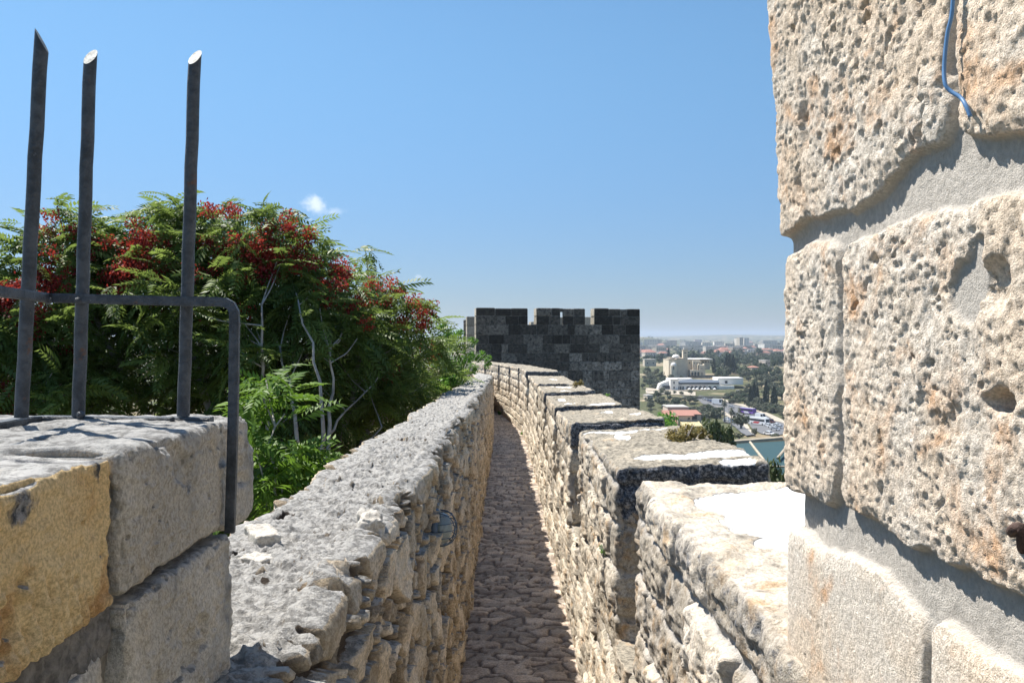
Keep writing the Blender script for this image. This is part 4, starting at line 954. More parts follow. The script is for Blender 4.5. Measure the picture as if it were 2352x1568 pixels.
for k in range(120):
    cx = rr.uniform(60, 1400); cy = 520 - abs(rr.gauss(0, 95)) 
    if cy < 300 or (cy > 470 and cx < 320): continue
    tree_px(rr.choice(['r1', 'r2', 'c2', 'r3']), cx, cy, rr.uniform(40, 85) * (.4 + .6 * (cy - 280) / 220), lB, 'tree', gB, rr.uniform(.9, 1.6))
gC = 'cypresses beside the stone church terrace'
for k, (cx, cy, h, lb) in enumerate([(735, 590, 150, 'tall dark cypress nearest the church on its right side'), (860, 590, 190, 'tall dark cypress second from the church'), (890, 600, 200, 'tallest dark cypress of the row right of the church'), (925, 590, 180, 'dark cypress at the right end of the row by the church')]): tree_px('c1', cx, cy, h, lb, 'cypress', gC, 1.3)
gD = 'cypresses on the bank above the road'
for k, (cx, cy, h, lb) in enumerate([(1090, 900, 190, 'leaning dark cypress at the left end of the bank above the road'), (1128, 870, 200, 'slender dark cypress left in the pair above the purple coach'), (1158, 868, 150, 'shorter dark cypress right in the pair above the purple coach'), (1242, 905, 240, 'tallest lone cypress on the bank above the road'), (1318, 930, 220, 'broad dark cypress on the bank near the tall pillar')]): tree_px('c1', cx, cy, h, lb, 'cypress', gD, 1.25 if k < 4 else 1.5)
gE = 'shrubs on the bank above the road'; lE = 'grey green shrub on the bank between the cypresses and the road'
for k in range(60):
    u = rr.random(); cx = 1010 + 420*u; cy = 885 + 150*u + rr.uniform(-70, 12); tree_px(rr.choice(['g1', 'g2', 'r2']), cx, cy, rr.uniform(45, 85), lE, 'shrub', gE, 1.2)
for k in range(26): tree_px(rr.choice(['g1', 'r2', 'g2']), rr.uniform(860, 1080), rr.uniform(790, 880), rr.uniform(35, 70), 'dusty green tree between the white terrace building and the road', 'tree', 'trees between the terrace building and the road', 1.2)
for k in range(44): tree_px(rr.choice(['g1', 'g2', 'r1']), rr.uniform(1050, 1500), rr.uniform(660, 850), rr.uniform(50, 110), 'tree on the dry slope behind the bank of cypresses', 'tree', 'trees on the dry slope', 1.1)
for k in range(46):
    cx = rr.uniform(60, 560); cy = rr.uniform(770, 960)
    if 60 < cx < 560 and 795 < cy < 812: continue
    tree_px(rr.choice(['g1', 'g2', 'r2', 'r1']), cx, cy, rr.uniform(28, 60), 'low scrubby tree on the stony slope between the tower and the road bridge', 'shrub', 'scrub on the stony slope', 1.3)
for k in range(30): tree_px(rr.choice(['g1', 'g2', 'r2']), rr.uniform(560, 820), rr.uniform(930, 1040), rr.uniform(35, 80), 'grey green tree between the red roof and the pavement of the road', 'tree', 'trees between the red roof and the road', 1.2)
for k in range(46): tree_px(rr.choice(['g1', 'g2', 'r1']), rr.uniform(40, 330), rr.uniform(580, 745), rr.uniform(30, 70), 'small tree on the dry brown slope left of the church', 'tree', 'trees on the slope left of the church', 1.2)
_p = []; _rs = np.random.default_rng(91)
for k in range(1900):
    Y = float(np.exp(_rs.uniform(math.log(1050), math.log(5200)))); X = float(_rs.uniform(.12, .62) * Y)
    if fbm(np.array([[X/260, Y/420, 0]]), 1, 3, 92)[0] < -.06 and not (abs(X-620) < 160 and abs(Y-3900) < 500): continue
    z = float(terrain(X, Y)); h = _rs.uniform(6, 11)
    _p.append(clump((X, Y, z + h*.45), h*.62, 42, h*.16, 900 + k, (1.3, 1.3, .8), 3))
V_, F_, T_ = merge(_p); tag(mesh_obj('far_woods', V_, F_, M['farleaf'], attrs={'tint': T_}), kind='stuff')
gF = 'trees below the dark tower'; 
for (cx, cy, h, key, lb) in [(190, 830, 90, 'r1', 'dark tree in front of the long pale retaining wall'), (290, 810, 70, 'g1', 'small dark tree beside the flowering tree'), (365, 910, 95, 'r2', 'dense round dark tree on the slope above the red roof'), (240, 915, 120, 'g1', 'grey green tree left of the dense round tree'),
     (500, 880, 90, 'g1', 'grey tree under the left end of the road bridge'), (330, 960, 60, 'r2', 'low tree just behind the flat roof'), (130, 930, 80, 'g2', 'shrub at the foot of the dark tower'), (120, 720, 90, 'r1', 'tree beside the dark tower level with the white building'),
     (160, 610, 60, 'g1', 'tree at the edge of the dry brown slope'), (100, 600, 90, 'r1', 'tree on the dry slope right beside the dark tower'), (210, 640, 70, 'r2', 'tree below the dry brown slope'), (230, 480, 100, 'r1', 'tree behind the dry brown slope'), (300, 470, 130, 'c1', 'dark cypress behind the small domed turret'),
     (420, 640, 40, 'r2', 'bush in front of the church arcade'), (450, 480, 110, 'r1', 'dark tree rising behind the white dome'), (380, 500, 120, 'r3', 'dark tree left of the white dome'), (560, 950, 55, 'g1', 'bush on the stone bank below the bridge'), (640, 945, 60, 'g2', 'olive bush on the stone bank above the red roof'), (700, 955, 60, 'g1', 'bush at the right end of the stone bank')]:
    tree_px(key, cx, cy, h, lb, 'tree', None, 1.15)
for (cx, cy, h, lb) in [(838, 1060, 250, 'tall palm left of the road and nearest the white van'), (905, 1130, 240, 'palm with a thick dry skirt beside the parked cars'), (983, 1050, 150, 'shorter palm in front of the purple coach')]: tree_px('p1', cx, cy, h, lb, 'palm', None, .9)
for (cx, cy, h, w, lb) in [(1000, 1130, 190, 1.1, 'broad olive tree at the roadside left of the white coach'), (1135, 1195, 95, .7, 'small browning tree on the triangular pavement'), (760, 1060, 150, 1.2, 'olive tree over the parked cars'), (690, 1060, 160, 1.1, 'grey green tree right of the red roof'), (980, 1220, 80, 1.5, 'low round tree above the green roof'), (1340, 1220, 70, 1.6, 'dark bush at the road edge by the tall pillar')]:
    tree_px('g1', cx, cy, h, lb, 'tree', None, w)
# nearer trees on the slope under the wall
def near_tree(key, x, ytop, Y, H, w, label):
    t = P(x, ytop, Y); plant(key, (t.x, Y, t.z - H*.97), (w, H / (10 if key == 'n1' else 9)), rr.uniform(0, 6), label, 'tree', None)
near_tree('n2', 1521, 937, 130, 9, .75, 'bright green leafy tree just beyond the end of a merlon')
near_tree('n2', 1535, 960, 128, 7, .6, 'smaller bright green tree tucked beside the leafy one')
near_tree('n1', 1632, 950, 95, 9, .62, 'feathery green pine behind the olive brown merlon shrub')
near_tree('n1', 1605, 975, 90, 8, .55, 'dark pine left of the feathery one behind the merlon shrub')
near_tree('n1', 1662, 965, 98, 9, .6, 'green pine leaning right towards the green roof')
near_tree('n1', 1768, 1035, 50, 7, .30, 'young pine below the tall pillar in front of the green roof')
near_tree('n1', 1790, 1060, 52, 7, .26, 'smaller pine right beside the tall pillar edge')

# ------------------------------------------------------------------ far buildings
M['cream'] = plain('cream_render', (.66,.57,.44), .9, 0, .1, .3); M['white'] = plain('white_render', (.84,.80,.74), .85, 0, .06, .3); M['wroof'] = plain('white_dome', (.75,.72,.68), .7, 0, .05)
M['shadeglass'] = plain('dark_window', (.03,.035,.045), .2, 0, .2, .5); M['tile'] = plain('terracotta_tile', (.33,.16,.12), .85, 0, .2, 2.); M['flatroof'] = plain('flat_roof', (.42,.40,.37), .9, 0, .15, .4)
M['slate'] = plain('metal_roof', (.22,.25,.29), .4, .3, .1); M['farstone'] = plain('far_stone', (.40,.34,.26), .9, 0, .15, .5); M['ochre'] = plain('ochre_canvas', (.52,.43,.24), .9, 0, .1)
M['awning'] = plain('white_canvas', (.8,.79,.77), .8, 0, .03)
def arch(mb, x0, x1, z0, z1, y, d=.5, n=8):
    w = (x1-x0)/2; cx = (x0+x1)/2; zs = z1 - w
    pts = [(x0, z0), (x1, z0), (x1, zs)] + [(cx + w*math.cos(math.pi*k/n), zs + w*math.sin(math.pi*k/n)) for k in range(1, n)] + [(x0, zs)]
    mb.prism(pts, 'y', y, y + d)
# -- church with domes and bell tower; local x right, y away, scaled in zoomed pixels
cb = G(470, 636); k7 = HT(0, 1, cb.y)                    # metres per zoomed pixel at the church
ch = empty('stone_church', cb, 'cream stone church with a white dome and a square bell tower', 'church')
def bx(mb, cx0, cx1, cyb, cyt, y0, y1): mb.box((cx0-470)*k7, (cx1-470)*k7, y0, y1, (636-cyb)*k7, (636-cyt)*k7)
w = MB(); bx(w, 314, 392, 660, 458, 6, 34); bx(w, 384, 480, 645, 448, 8, 30); w.build('nave', M['cream'], ch)
w = MB(); bx(w, 312, 395, 459, 452, 5.4, 34.4); bx(w, 392, 482, 449, 443, 7.6, 30.4); bx(w, 340, 392, 444, 438, 12, 28); w.build('cornice', M['farstone'], ch)
w = MB(); w.lathe([(40*k7, 190*k7), (40*k7, 197*k7), (38*k7, 208*k7), (30*k7, 219*k7), (16*k7, 227*k7), (.1, 230*k7)], (405-470)*k7, 16, 20); w.build('dome', M['wroof'], ch, True)
w = MB(); w.lathe([(36*k7, 0), (36*k7, 122*k7)], (352-470)*k7, 2, 8); ob = w.build('apse_turret', M['cream'], ch)
w = MB(); w.lathe([(30*k7, 122*k7), (29*k7, 130*k7), (23*k7, 143*k7), (12*k7, 152*k7), (.1, 154*k7)], (352-470)*k7, 2, 16); w.build('small_dome', M['wroof'], ob, True)
w = MB(); arch(w, (343-470)*k7, (351-470)*k7, 85*k7, 118*k7, 2-36*k7-.15, 1); w.build('window', M['shadeglass'], ob)
w = MB(); bx(w, 460, 506, 640, 364, 10, 10 + 46*k7*1.0); bt = w.build('bell_tower', M['cream'], ch)
w = MB(); bx(w, 458, 508, 368, 361, 9.6, 10.4 + 46*k7); w.build('parapet', M['farstone'], bt)
w = MB(); 
for a in (475, 486): arch(w, (a-470)*k7, (a+6.5-470)*k7, (636-400)*k7, (636-382)*k7, 9.85, .6)
w.box((480-470)*k7, (484-470)*k7, 9.85, 10.3, (636-428)*k7, (636-414)*k7)
# belfry openings on the right-hand side too
for a in (.25, .6): w.box((506-470)*k7 - .2, (506-470)*k7 + .15, 10 + 46*k7*a, 10 + 46*k7*(a+.14), (636-400)*k7, (636-384)*k7)
w.pieces('belfry_opening', M['shadeglass'], bt)
w = MB(); bx(w, 520, 640, 612, 458, 16, 40); bx(w, 560, 640, 580, 470, 12, 16); bx(w, 640, 765, 560, 455, 26, 44); wg = w.build('wing', M['cream'], ch)
w = MB(); bx(w, 518, 766, 458.5, 452, 15.6, 44.5); w.build('roof', M['wroof'], wg)
w = MB()
for (a, b_, c0, c1, y) in [(575, 583, 500, 486, 11.8), (600, 608, 500, 486, 11.8), (620, 628, 500, 486, 11.8), (660, 670, 492, 478, 25.8), (690, 700, 492, 478, 25.8), (720, 730, 492, 478, 25.8), (745, 752, 492, 478, 25.8), (535, 542, 500, 484, 15.8), (660, 668, 530, 516, 25.8), (700, 708, 530, 516, 25.8)]: bx(w, a, b_, c0, c1, y, y + .6)
w.pieces('window', M['shadeglass'], wg)
w = MB(); bx(w, 520, 606, 612, 558, 2, 14); bx(w, 600, 662, 614, 508, 4, 20); bx(w, 600, 612, 612, 498, 3.8, 8); bx(w, 650, 664, 612, 498, 3.8, 8); ar = w.build('arcade', M['cream'], ch)
w = MB()
for a in (524, 552, 582): arch(w, (a-470)*k7, (a+20-470)*k7, 26*k7, 62*k7, 1.7, .8)
w.pieces('arch_opening', M['shadeglass'], ar)
w = MB(); arch(w, (622-470)*k7, (640-470)*k7, 26*k7, 60*k7, 3.7, .8); bx(w, 618, 642, 545, 536, 3.7, 5); w.build('niche', M['farstone'], ar)
w = MB(); bx(w, 390, 700, 650, 625, 0, 1.2); w.build('terrace_wall', M['farstone'], ch)
# -- long white terrace building
tb = G(600, 745); k7 = HT(0, 1, tb.y)
te = empty('terrace_building', tb, 'long white building with arched cafe terrace below the church', 'building')
def bx(mb, cx0, cx1, cyb, cyt, y0, y1): mb.box((cx0-600)*k7, (cx1-600)*k7, y0, y1, (745-cyb)*k7, (745-cyt)*k7)
w = MB(); bx(w, 318, 395, 800, 645, 0, 20); bx(w, 395, 800, 800, 690, 3, 24); bx(w, 395, 560, 700, 642, 12, 24); bx(w, 800, 1047, 700, 640, 8, 26); bx(w, 790, 850, 760, 706, 1.5, 12); bx(w, 852, 942, 790, 708, 2.5, 14); w.build('wall', M['white'], te)
w = MB(); bx(w, 205, 318, 800, 735, 2, 16); w.prism([((205-600)*k7, 12*k7), ((232-600)*k7, 52*k7), ((318-600)*k7, 88*k7), ((318-600)*k7, 10*k7)], 'y', 6, 16); w.build('curved_wing', M['white'], te)
w = MB(); bx(w, 250, 316, 733, 706, 1.6, 6.5); bx(w, 347, 358, 688, 664, -.2, .5); bx(w, 347, 358, 735, 712, -.2, .5); bx(w, 400, 795, 690, 676, 2.2, 3.4); bx(w, 868, 892, 688, 662, 7.7, 9); bx(w, 425, 436, 795, 775, -1, .6)
for a in (397, 418, 440): arch(w, (a-600)*k7, (a+13-600)*k7, 0, 33*k7, 2.7, .6)
for a in (480, 518, 556, 600, 640, 688, 740): arch(w, (a-600)*k7, (a+33-600)*k7, 0, 34*k7, 2.7, .6)
w.pieces('window', M['shadeglass'], te)
w = MB(); w.prism([((395-600)*k7, 68*k7), ((800-600)*k7, 70*k7), ((790-600)*k7, 92*k7), ((520-600)*k7, 100*k7), ((420-600)*k7, 88*k7)], 'y', 1.8, 2.8); w.v = [(x, y + (z - 68*k7) * 1.2, z) for x, y, z in w.v]; w.build('roof', M['slate'], te)
w = MB(); bx(w, 316, 397, 646, 640, -.4, 20.4); bx(w, 800, 1049, 641, 634, 7.6, 26.4); bx(w, 395, 800, 699, 693, 2.4, 3.2); w.build('parapet', M['wroof'], te)
w = MB(); bx(w, 80, 860, 810, 745, -6, 3.4); w.build('retaining_wall', M['farstone'], te)
w = MB()
for k in range(24): bx(w, 505 + k*7.6, 509 + k*7.6, 704, 699, 2.3, 2.5)
w.build('lettering', plain('red_lettering', (.45,.25,.25), .8), te)
for i, cxu in enumerate((494, 534, 570, 617, 650, 680, 738)):
    u = empty('parasol', tb + Vector(((cxu-600)*k7, -2 - .4*(i % 2), 0)), '%s white parasol on the arched cafe terrace' % ['leftmost', 'second', 'third', 'middle', 'fifth', 'sixth', 'rightmost'][i], 'parasol', 'parasols on the cafe terrace')
    w = MB(); w.lathe([(17*k7, 9*k7), (16.6*k7, 11*k7), (8*k7, 17*k7), (.1, 20*k7)], 0, 0, 8); w.build('canopy', M['awning'], u); w = MB(); w.lathe([(.06, 0), (.06, 19*k7)], 0, 0, 6); w.build('pole', M['slate'], u)
# -- bridge
bp = G(660, 830)
br = empty('road_bridge', bp, 'flat grey road bridge below the white terrace building', 'bridge'); k7 = HT(0, 1, bp.y)
w = MB(); w.box((440-660)*k7, (890-660)*k7, -3, 3, 14*k7, 22*k7); w.build('deck', M['asphalt'], br)
w = MB(); w.box((440-660)*k7, (890-660)*k7, -3.3, -3.02, 16*k7, 29*k7); w.build('parapet', M['farstone'], br)
w = MB()
for a in (470, 560, 720, 830): w.box((a-660)*k7, (a+6-660)*k7, -2, 2, -6, 14*k7)
w.build('pier', M['farstone'], br)
# -- red roofed building
rbp = G(470, 1105); k7 = HT(0, 1, rbp.y)
rd = empty('red_roof_building', rbp, 'pink walled building with terracotta roofs below the road', 'building')
def bx(mb, cx0, cx1, cyb, cyt, y0, y1): mb.box((cx0-470)*k7, (cx1-470)*k7, y0, y1, (1105-cyb)*k7, (1105-cyt)*k7)
M['pink'] = plain('pink_render', (.55,.44,.36), .9, 0, .08)
w = MB(); bx(w, 300, 405, 1110, 1010, 6, 18); bx(w, 400, 535, 1110, 996, 2, 18); bx(w, 535, 640, 1110, 996, 6, 18); bx(w, 365, 575, 1000, 948, 20, 34); w.build('wall', M['pink'], rd)
def gable(mb, a, b_, ye, yt, y0, y1):
    x0, x1 = (a-470)*k7, (b_-470)*k7; z0, z1 = (1105-ye)*k7, (1105-yt)*k7
    mb.add([(x0, y0-.5, z0), (x1, y0-.5, z0), (x1, y1, z1), (x0, y1, z1), (x0, y0-.5, z0-.3), (x1, y0-.5, z0-.3), (x1, y1, z0-.3), (x0, y1, z0-.3)], [(0, 1, 2, 3), (0, 4, 5, 1), (1, 5, 6, 2), (2, 6, 7, 3), (3, 7, 4, 0), (7, 6, 5, 4)])
w = MB(); gable(w, 296, 404, 1010, 972, 6, 18); gable(w, 398, 560, 996, 968, 2, 18); gable(w, 540, 645, 990, 968, 6, 18); w.build('roof', M['tile'], rd)
w = MB(); bx(w, 360, 578, 949, 941, 19.5, 34.5); w.build('flat_roof', M['flatroof'], rd)
w = MB(); gable(w, 330, 388, 1066, 1045, 0, 4); w.build('porch_roof', M['tile'], rd)
w = MB(); gable(w, 418, 600, 1080, 1050, -6, 1.8); w.build('awning', M['ochre'], rd)
w = MB(); bx(w, 494, 501, 1036, 1016, 1.8, 2.4); bx(w, 506, 513, 1036, 1016, 1.8, 2.4); bx(w, 423, 429, 1052, 1036, 1.8, 2.4); bx(w, 548, 600, 1040, 1000, 5.8, 6.4); bx(w, 420, 598, 1108, 1084, -5.8, -5.2); w.pieces('window', M['shadeglass'], rd)
# -- stone bank and small walls
w = MB(); g = G(560, 950); k7 = HT(0, 1, g.y); w.box((360-560)*k7, (830-560)*k7, 0, 1, -1, 40*k7); o = w.build('bank_wall', M['farstone']); o.location = g; o.rotation_euler.z = -.12; tag(o, 'long low stone retaining wall between the red roof and the road', 'wall')
# -- teal roof below
tp = P(1690, 1012, 150)
gr = empty('green_roof', tp, 'low teal tiled tent roof with pale ribs below the tall pillar', 'roof')
m, t, b, o_ = nt('teal_roof'); co = N(t, 'ShaderNodeTexCoord').outputs['Object']
bk = N(t, 'ShaderNodeTexBrick'); t.links.new(co, bk.inputs['Vector']); bk.inputs['Scale'].default_value = 2.2; bk.inputs['Color1'].default_value = (.005,.030,.034,1); bk.inputs['Color2'].default_value = (.007,.038,.042,1); bk.inputs['Mortar'].default_value = (.03,.085,.088,1); bk.inputs['Mortar Size'].default_value = .03
mpn = N(t, 'ShaderNodeMapping'); t.links.new(co, mpn.inputs['Vector']); mpn.inputs['Rotation'].default_value = (math.radians(60), 0, 0); t.links.new(mpn.outputs[0], bk.inputs['Vector'])
t.links.new(bk.outputs[0], b.inputs['Base Color']); b.inputs['Roughness'].default_value = .6; M['teal'] = m
def pp(x, y, Y): return P(x, y, Y) - tp
w = MB()
quad = [(1672, 1020, 150), (1724, 1016, 150), (1755, 1056, 128), (1760, 1085, 120), (1672, 1085, 120)]
V = [pp(*q) for q in quad] + [pp(*q) - Vector((0, 0, .3)) for q in quad]; w.add(V, [(0, 4, 3, 2, 1), (5, 6, 7, 8, 9), (0, 1, 6, 5), (1, 2, 7, 6), (2, 3, 8, 7), (3, 4, 9, 8), (4, 0, 5, 9)])
w.build('roof_panel', M['teal'], gr)
for quad in ([(1727, 1016, 150), (1830, 1010, 150), (1828, 1070, 124), (1768, 1072, 124)], [(1775, 1074, 122), (1840, 1073, 122), (1840, 1100, 118), (1775, 1100, 118)]):
    w = MB(); V = [pp(*q) for q in quad] + [pp(*q) - Vector((0, 0, .3)) for q in quad]; w.add(V, [(3, 2, 1, 0), (4, 5, 6, 7), (0, 1, 5, 4), (1, 2, 6, 5), (2, 3, 7, 6), (3, 0, 4, 7)]); w.build('roof_panel', M['teal'], gr)
w = MB(); w.tube([pp(1723, 1015, 149.5), pp(1755, 1057, 127)], .22, 6); w.tube([pp(1812, 1020, 140), pp(1786, 1052, 128)], .22, 6); w.build('rib', M['farstone'], gr)
w = MB(); w.tube([pp(1670, 1016, 151), pp(1725, 1012, 151), pp(1840, 1003, 151)], .45, 6); w.tube([pp(1770, 1071, 123.6), pp(1835, 1071, 123.6)], .15, 6); w.build('ridge', M['farstone'], gr)
w = MB()
for x in (1690, 1740, 1790): w.tube([pp(x, 1018, 150), pp(x, 1018, 150) - Vector((0, 0, 8))], .15, 6)
w.build('post', M['farstone'], gr)

# -- far houses
rr2 = random.Random(77)
HC = ((.60,.55,.47), (.50,.44,.35), (.70,.66,.60), (.54,.46,.40))
HP = [plain('house_wall', c, .9, 0, .08, .2) for c in HC]; HM = []
for c_ in HC:
    m, t, b, o_ = nt('windowed_wall'); co = N(t, 'ShaderNodeTexCoord').outputs['Object']; sp = N(t, 'ShaderNodeSeparateXYZ'); t.links.new(co, sp.inputs[0])
    cb_ = N(t, 'ShaderNodeCombineXYZ'); t.links.new(mth(t, 'ADD', sp.outputs[0], sp.outputs[1]), cb_.inputs[0]); t.links.new(sp.outputs[2], cb_.inputs[1])
    bk = N(t, 'ShaderNodeTexBrick'); bk.offset = 0; t.links.new(cb_.outputs[0], bk.inputs['Vector']); bk.inputs['Scale'].default_value = 1; bk.inputs['Brick Width'].default_value = 3.4; bk.inputs['Row Height'].default_value = 3.1; bk.inputs['Mortar Size'].default_value = .95; bk.inputs['Mortar Smooth'].default_value = 0
    bk.inputs['Color1'].default_value = (.05, .055, .06, 1); bk.inputs['Color2'].default_value = (.09, .09, .09, 1); bk.inputs['Mortar'].default_value = c_ + (1,); t.links.new(bk.outputs[0], b.inputs['Base Color']); b.inputs['Roughness'].default_value = .85; HM.append(m)
def house(loc, w_, d_, h_, rz, mat, roof, label, group, name='house', win=False):
    t = empty(name, loc, label, 'house', group, rz=rz)
    m1 = MB(); m1.box(-w_/2, w_/2, -d_/2, d_/2, -3, h_); m1.build('wall', mat, t)
    m2 = MB()
    if roof == 'tile': m2.add([(-w_/2-.4, -d_/2-.4, h_), (w_/2+.4, -d_/2-.4, h_), (w_/2+.4, d_/2+.4, h_), (-w_/2-.4, d_/2+.4, h_), (-w_/4, 0, h_+w_*.18), (w_/4, 0, h_+w_*.18)], [(3, 2, 1, 0), (0, 1, 5, 4), (1, 2, 5), (2, 3, 4, 5), (3, 0, 4)]); m2.build('roof', M['tile'], t)
    else: m2.box(-w_/2-.2, w_/2+.2, -d_/2-.2, d_/2+.2, h_+.01, h_+.7); m2.build('roof', M['flatroof'], t)
    if not win: return t
    m3 = MB(); nx = min(10, max(2, int(w_/6))); nz = min(8, max(1, int(h_/4)))
    for i in range(nx):
        for j in range(nz):
            x = -w_/2 + (i+.5)*w_/nx; z = (j+.5)*h_/nz; m3.box(x-.7, x+.7, -d_/2-.08, -d_/2+.2, z-.8, z+.8)
    m3.pieces('window', M['shadeglass'], t); return t
hp = [house((0, 0, 0), a, b_, c_, 0, HM[i % 4], rf, None, None) for i, (a, b_, c_, rf) in enumerate([(16, 12, 7, 'tile'), (22, 14, 10, 'flat'), (14, 14, 9, 'flat'), (20, 12, 8, 'tile'), (28, 14, 13, 'flat'), (18, 16, 12, 'flat')])]
hu = set()
lH = {True: 'small red roofed house in the hazy quarter below the skyline', False: 'pale flat roofed house in the hazy quarter below the skyline'}
for k in range(210):
    cx = rr2.uniform(-260, 1650); cy = 435 - abs(rr2.gauss(0, 70)); 
    if cy < 285: continue
    i = rr2.choice((0, 1, 1, 2, 2, 4, 4, 5, 5, 3))
    if 280 < cx < 620 and cy > 370: continue
    if cy > 400 and rr2.random() < .4: i = rr2.choice((0, 3))
    o = hp[i] if i not in hu else copy_tree(hp[i]); hu.add(i)
    g = G(cx, cy); s_ = rr2.uniform(.8, 1.4) * (1 if cy > 330 else 1.3); o.location = g; o.scale = (s_,)*3; o.rotation_euler.z = rr2.uniform(-.7, .7)
    tag(o, lH[i in (0, 3)], 'house', 'far houses with red roofs' if i in (0, 3) else 'far houses with flat roofs')
def big_house(cx0, cx1, cyt, cyb, label, mat=0, roof='flat', d=16, rz=0., cat='building', name='apartment_block'):
    g = G((cx0+cx1)/2, cyb); k = HT(0, 1, g.y); o = house(g, (cx1-cx0)*k, d, (cyb-cyt)*k, rz, HP[mat], roof, label, None, name, True); o['category'] = cat; return o
big_house(945, 975, 250, 345, 'slim pale high rise at the left of the far high rise group', 0, rz=.2)
big_house(968, 1008, 242, 352, 'broad pale high rise, tallest on the skyline', 1, rz=.3)
big_house(1012, 1066, 246, 350, 'wide pale high rise at the right of the tallest one', 2, rz=.25)
big_house(1188, 1268, 305, 385, 'grey office slab standing apart right of the high rises', 2, d=26, rz=.3)
big_house(548, 618, 262, 300, 'wide pale block on the skyline left of the high rises', 3)
big_house(620, 700, 290, 340, 'long pale apartment block in the haze right of the bell tower', 0)
big_house(735, 830, 282, 338, 'pale apartment block with many windows left of the high rises', 2)
big_house(840, 930, 300, 345, 'low cream apartment block just left of the high rises', 1)
big_house(515, 610, 305, 330, 'low white block above the bell tower', 2)
big_house(60, 170, 455, 515, 'long cream building with a flat roof beside the dark tower', 1, d=14)
big_house(1074, 1150, 528, 590, 'stone house with a pitched roof in the wood on the slope', 1, 'tile', 12, .2, 'house', 'house')
big_house(1200, 1250, 462, 560, 'narrow tall stone house in the wood on the slope', 3, 'flat', 12, .3, 'house', 'house')
big_house(75, 130, 800, 850, 'small ochre house at the foot of the dark tower', 1, 'flat', 8, .2, 'house', 'house')
big_house(600, 640, 395, 420, 'pale villa with a red roof above the church wing', 2, 'tile', 12, .2, 'house', 'house')
big_house(870, 930, 390, 425, 'pink villa with a red roof above the cypress row', 3, 'tile', 12, .1, 'house', 'house')
big_house(1150, 1220, 398, 425, 'low villa with a red roof below the grey office slab', 3, 'tile', 12, .1, 'house', 'house')
big_house(1490, 1560, 1000, 1060, 'pale building across the road hidden by the tall pillar', 2, 'flat', 12, .1)

# ------------------------------------------------------------------ vehicles
PAINT = {'white': plain('white_paint', (.75,.76,.78), .3, 0, .03, coat=.4), 'purple': plain('purple_paint', (.16,.07,.36), .3, 0, .1, coat=.4), 'dark': plain('dark_red_paint', (.10,.03,.03), .3, 0, .1, coat=.4), 'silver': plain('silver_paint', (.45,.47,.50), .3, .3, .05), 'black': plain('tyre_rubber', (.02,.02,.02), .9), 'blue': plain('blue_paint', (.08,.12,.25), .3, 0, .1, coat=.4), 'red': plain('red_paint', (.5,.05,.05), .3)}
def wheels(t, xs, w_, r):
    for x in xs:
        for s_ in (-1, 1):
            m_ = MB(); m_.lathe([(.02, -.12), (r, -.12), (r, .12), (.02, .12)], 0, 0, 14); m_.v = [(v[0] + x, v[2] + s_*(w_/2-.12), v[1] + r) for v in m_.v]; m_.build('wheel', PAINT['black'], t)
def side(poly_, w_, name, mat, t): m_ = MB(); m_.prism(poly_, 'y', -w_/2, w_/2); return m_.build(name, mat, t)
def coach(name, col, stripe):
    t = empty(name, (0, 0, 0)); b_ = side([(-6, .35), (6, .35), (6.1, 1.5), (5.8, 3.2), (5.4, 3.4), (-5.8, 3.4), (-6, 3.1)], 2.5, 'body', PAINT[col], t)
    m_ = MB(); m_.box(-5.6, 5.2, -1.27, 1.27, 1.7, 2.75); m_.build('side_window', M['shadeglass'], t)
    m_ = MB(); m_.add([(6.13, -1.1, 1.4), (6.13, 1.1, 1.4), (5.86, 1.1, 3.0), (5.86, -1.1, 3.0)], [(0, 1, 2, 3)]); m_.build('windscreen', M['shadeglass'], t)
    m_ = MB(); m_.box(-5.7, 5.2, -1.2, 1.2, 3.41, 3.52); m_.build('roof', PAINT['white'], t)
    m_ = MB(); m_.prism([(-3, .6), (1, .6), (2.2, 1.5), (-1.5, 1.5)], 'y', -1.275, 1.275); m_.build('livery', PAINT[stripe], t)
    wheels(t, (-3.4, 3.8), 2.5, .5); return t
def van(name, col, L=5.4, h=2.3):
    t = empty(name, (0, 0, 0)); side([(-L/2, .35), (L/2, .35), (L/2, 1.0), (L/2-.9, 1.25), (L/2-1.7, h), (-L/2, h)], 1.9, 'body', PAINT[col], t)
    m_ = MB(); m_.prism([(L/2-2.9, 1.25), (L/2-1.2, 1.25), (L/2-1.75, h-.2), (L/2-2.9, h-.2)], 'y', -.965, .965); m_.add([(L/2-.88, -.8, 1.3), (L/2-.88, .8, 1.3), (L/2-1.6, .8, h-.1), (L/2-1.6, -.8, h-.1)], [(0, 1, 2, 3)]); m_.build('window', M['shadeglass'], t)
    wheels(t, (-L/2+1, L/2-1), 1.9, .36); return t
def car(name, col):
    t = empty(name, (0, 0, 0)); side([(-2.15, .3), (2.15, .3), (2.2, .75), (1.2, .92), (.55, 1.42), (-1.1, 1.46), (-1.9, 1.0), (-2.2, .9)], 1.75, 'body', PAINT[col], t)
    m_ = MB(); m_.prism([(-1.5, .98), (1.0, .96), (.5, 1.33), (-1.05, 1.37)], 'y', -.885, .885); m_.add([(1.22, -.75, .95), (1.22, .75, .95), (.6, .7, 1.41), (.6, -.7, 1.41)], [(0, 1, 2, 3)]); m_.build('window', M['shadeglass'], t)
    wheels(t, (-1.35, 1.35), 1.75, .32); return t
def park(o, cx, cy, rz, label, cat, group=None, s=1.):
    g = G(cx, cy); o.location = g + Vector((0, 0, .65)); o.rotation_euler = (0, 0, math.radians(rz)); o.scale = (s,)*3; tag(o, label, cat, group)
park(coach('coach', 'purple', 'white'), 1060, 985, 118, 'purple coach with a white roof seen on the far road', 'bus', s=1.05)
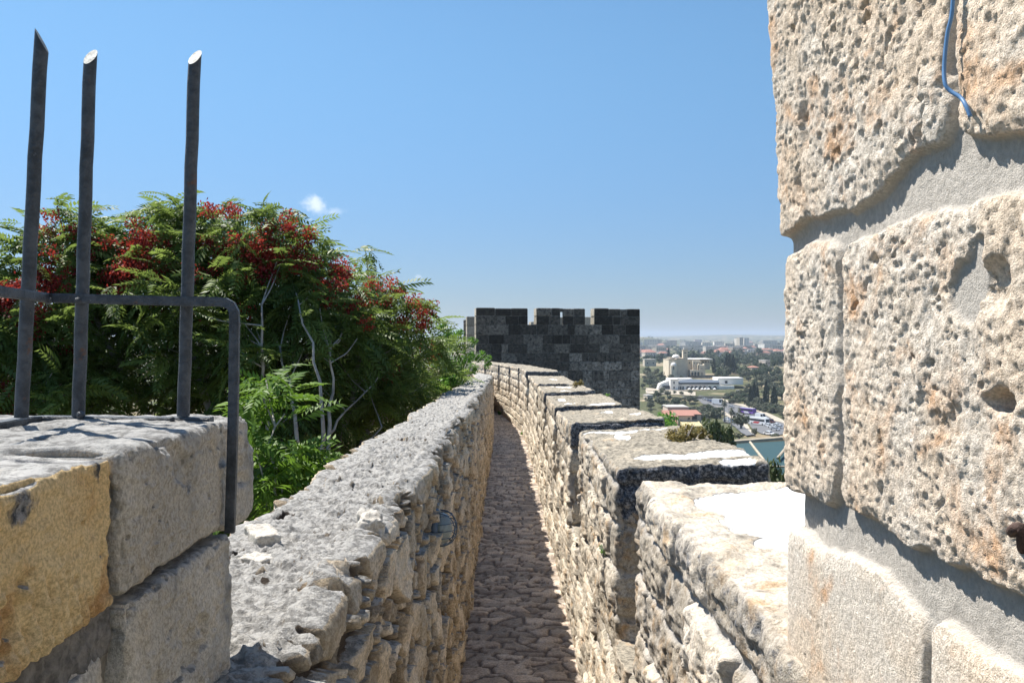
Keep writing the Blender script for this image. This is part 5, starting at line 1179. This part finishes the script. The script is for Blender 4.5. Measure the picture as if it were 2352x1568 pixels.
park(coach('coach', 'white', 'red'), 1168, 1090, -62, 'white coach with a red mark driving towards the wall', 'bus', s=1.0)
park(van('minibus', 'white', 7, 2.8), 1192, 1035, -62, 'white minibus beside the white coach', 'van', s=1.1)
park(van('truck', 'white', 8.5, 3.4), 780, 895, -50, 'white box van near the road bridge', 'van', s=1.1)
gc = 'cars queuing on the far road'
park(van('dark_van', 'dark'), 1282, 1078, -60, 'dark red van behind the white cars', 'van')
c0 = car('car', 'white'); park(c0, 1232, 1088, -60, 'white car right behind the white coach', 'car', gc)
for (cx, cy, lb) in ((1262, 1108, 'white car second behind the white coach'), (1300, 1125, 'white car at the end of the queue nearest the green roof'), (1342, 1108, 'white car on the far lane near the tall pillar'), (1270, 1196, 'white car low down by the wall of the green roof'), (975, 770, 'white car parked beside the terrace building'), (868, 1045, 'white car parked under the olive tree, upper one'), (870, 1062, 'white car parked beneath the palms, lower one')):
    park(copy_tree(c0), cx, cy, -60, lb, 'car', gc)
c1 = car('car', 'silver'); park(c1, 1330, 1150, -60, 'silver car close to the edge of the tall pillar', 'car', gc)
for (cx, cy, lb) in ((905, 925, 'silver car on the road between the van and the purple coach'), (925, 1085, 'silver car parked right of the thick skirted palm'), (1372, 1128, 'silver car half hidden by the tall pillar'), (650, 850, 'silver car under the road bridge')): park(copy_tree(c1), cx, cy, -60, lb, 'car', gc)
c2 = car('car', 'blue'); park(c2, 1095, 1030, -60, 'dark blue car between the two coaches', 'car', gc)
for (cx, cy, lb) in ((700, 868, 'dark blue car on the road just past the bridge'), (900, 1060, 'dark blue car parked beneath the palms')): park(copy_tree(c2), cx, cy, -60, lb, 'car', gc)

# ------------------------------------------------------------------ haze
hm = bpy.data.materials.new('haze'); hm.use_nodes = True; t = hm.node_tree; t.nodes.clear(); o_ = t.nodes.new('ShaderNodeOutputMaterial'); pv = t.nodes.new('ShaderNodeVolumePrincipled')
pv.inputs['Color'].default_value = (.72, .84, 1, 1); pv.inputs['Density'].default_value = .00011; pv.inputs['Anisotropy'].default_value = .2; t.links.new(pv.outputs[0], o_.inputs['Volume'])
hb = MB(); hb.box(-9500, 9500, -320, 14500, -75, 95); o = hb.build('haze', hm); tag(o, kind='stuff')
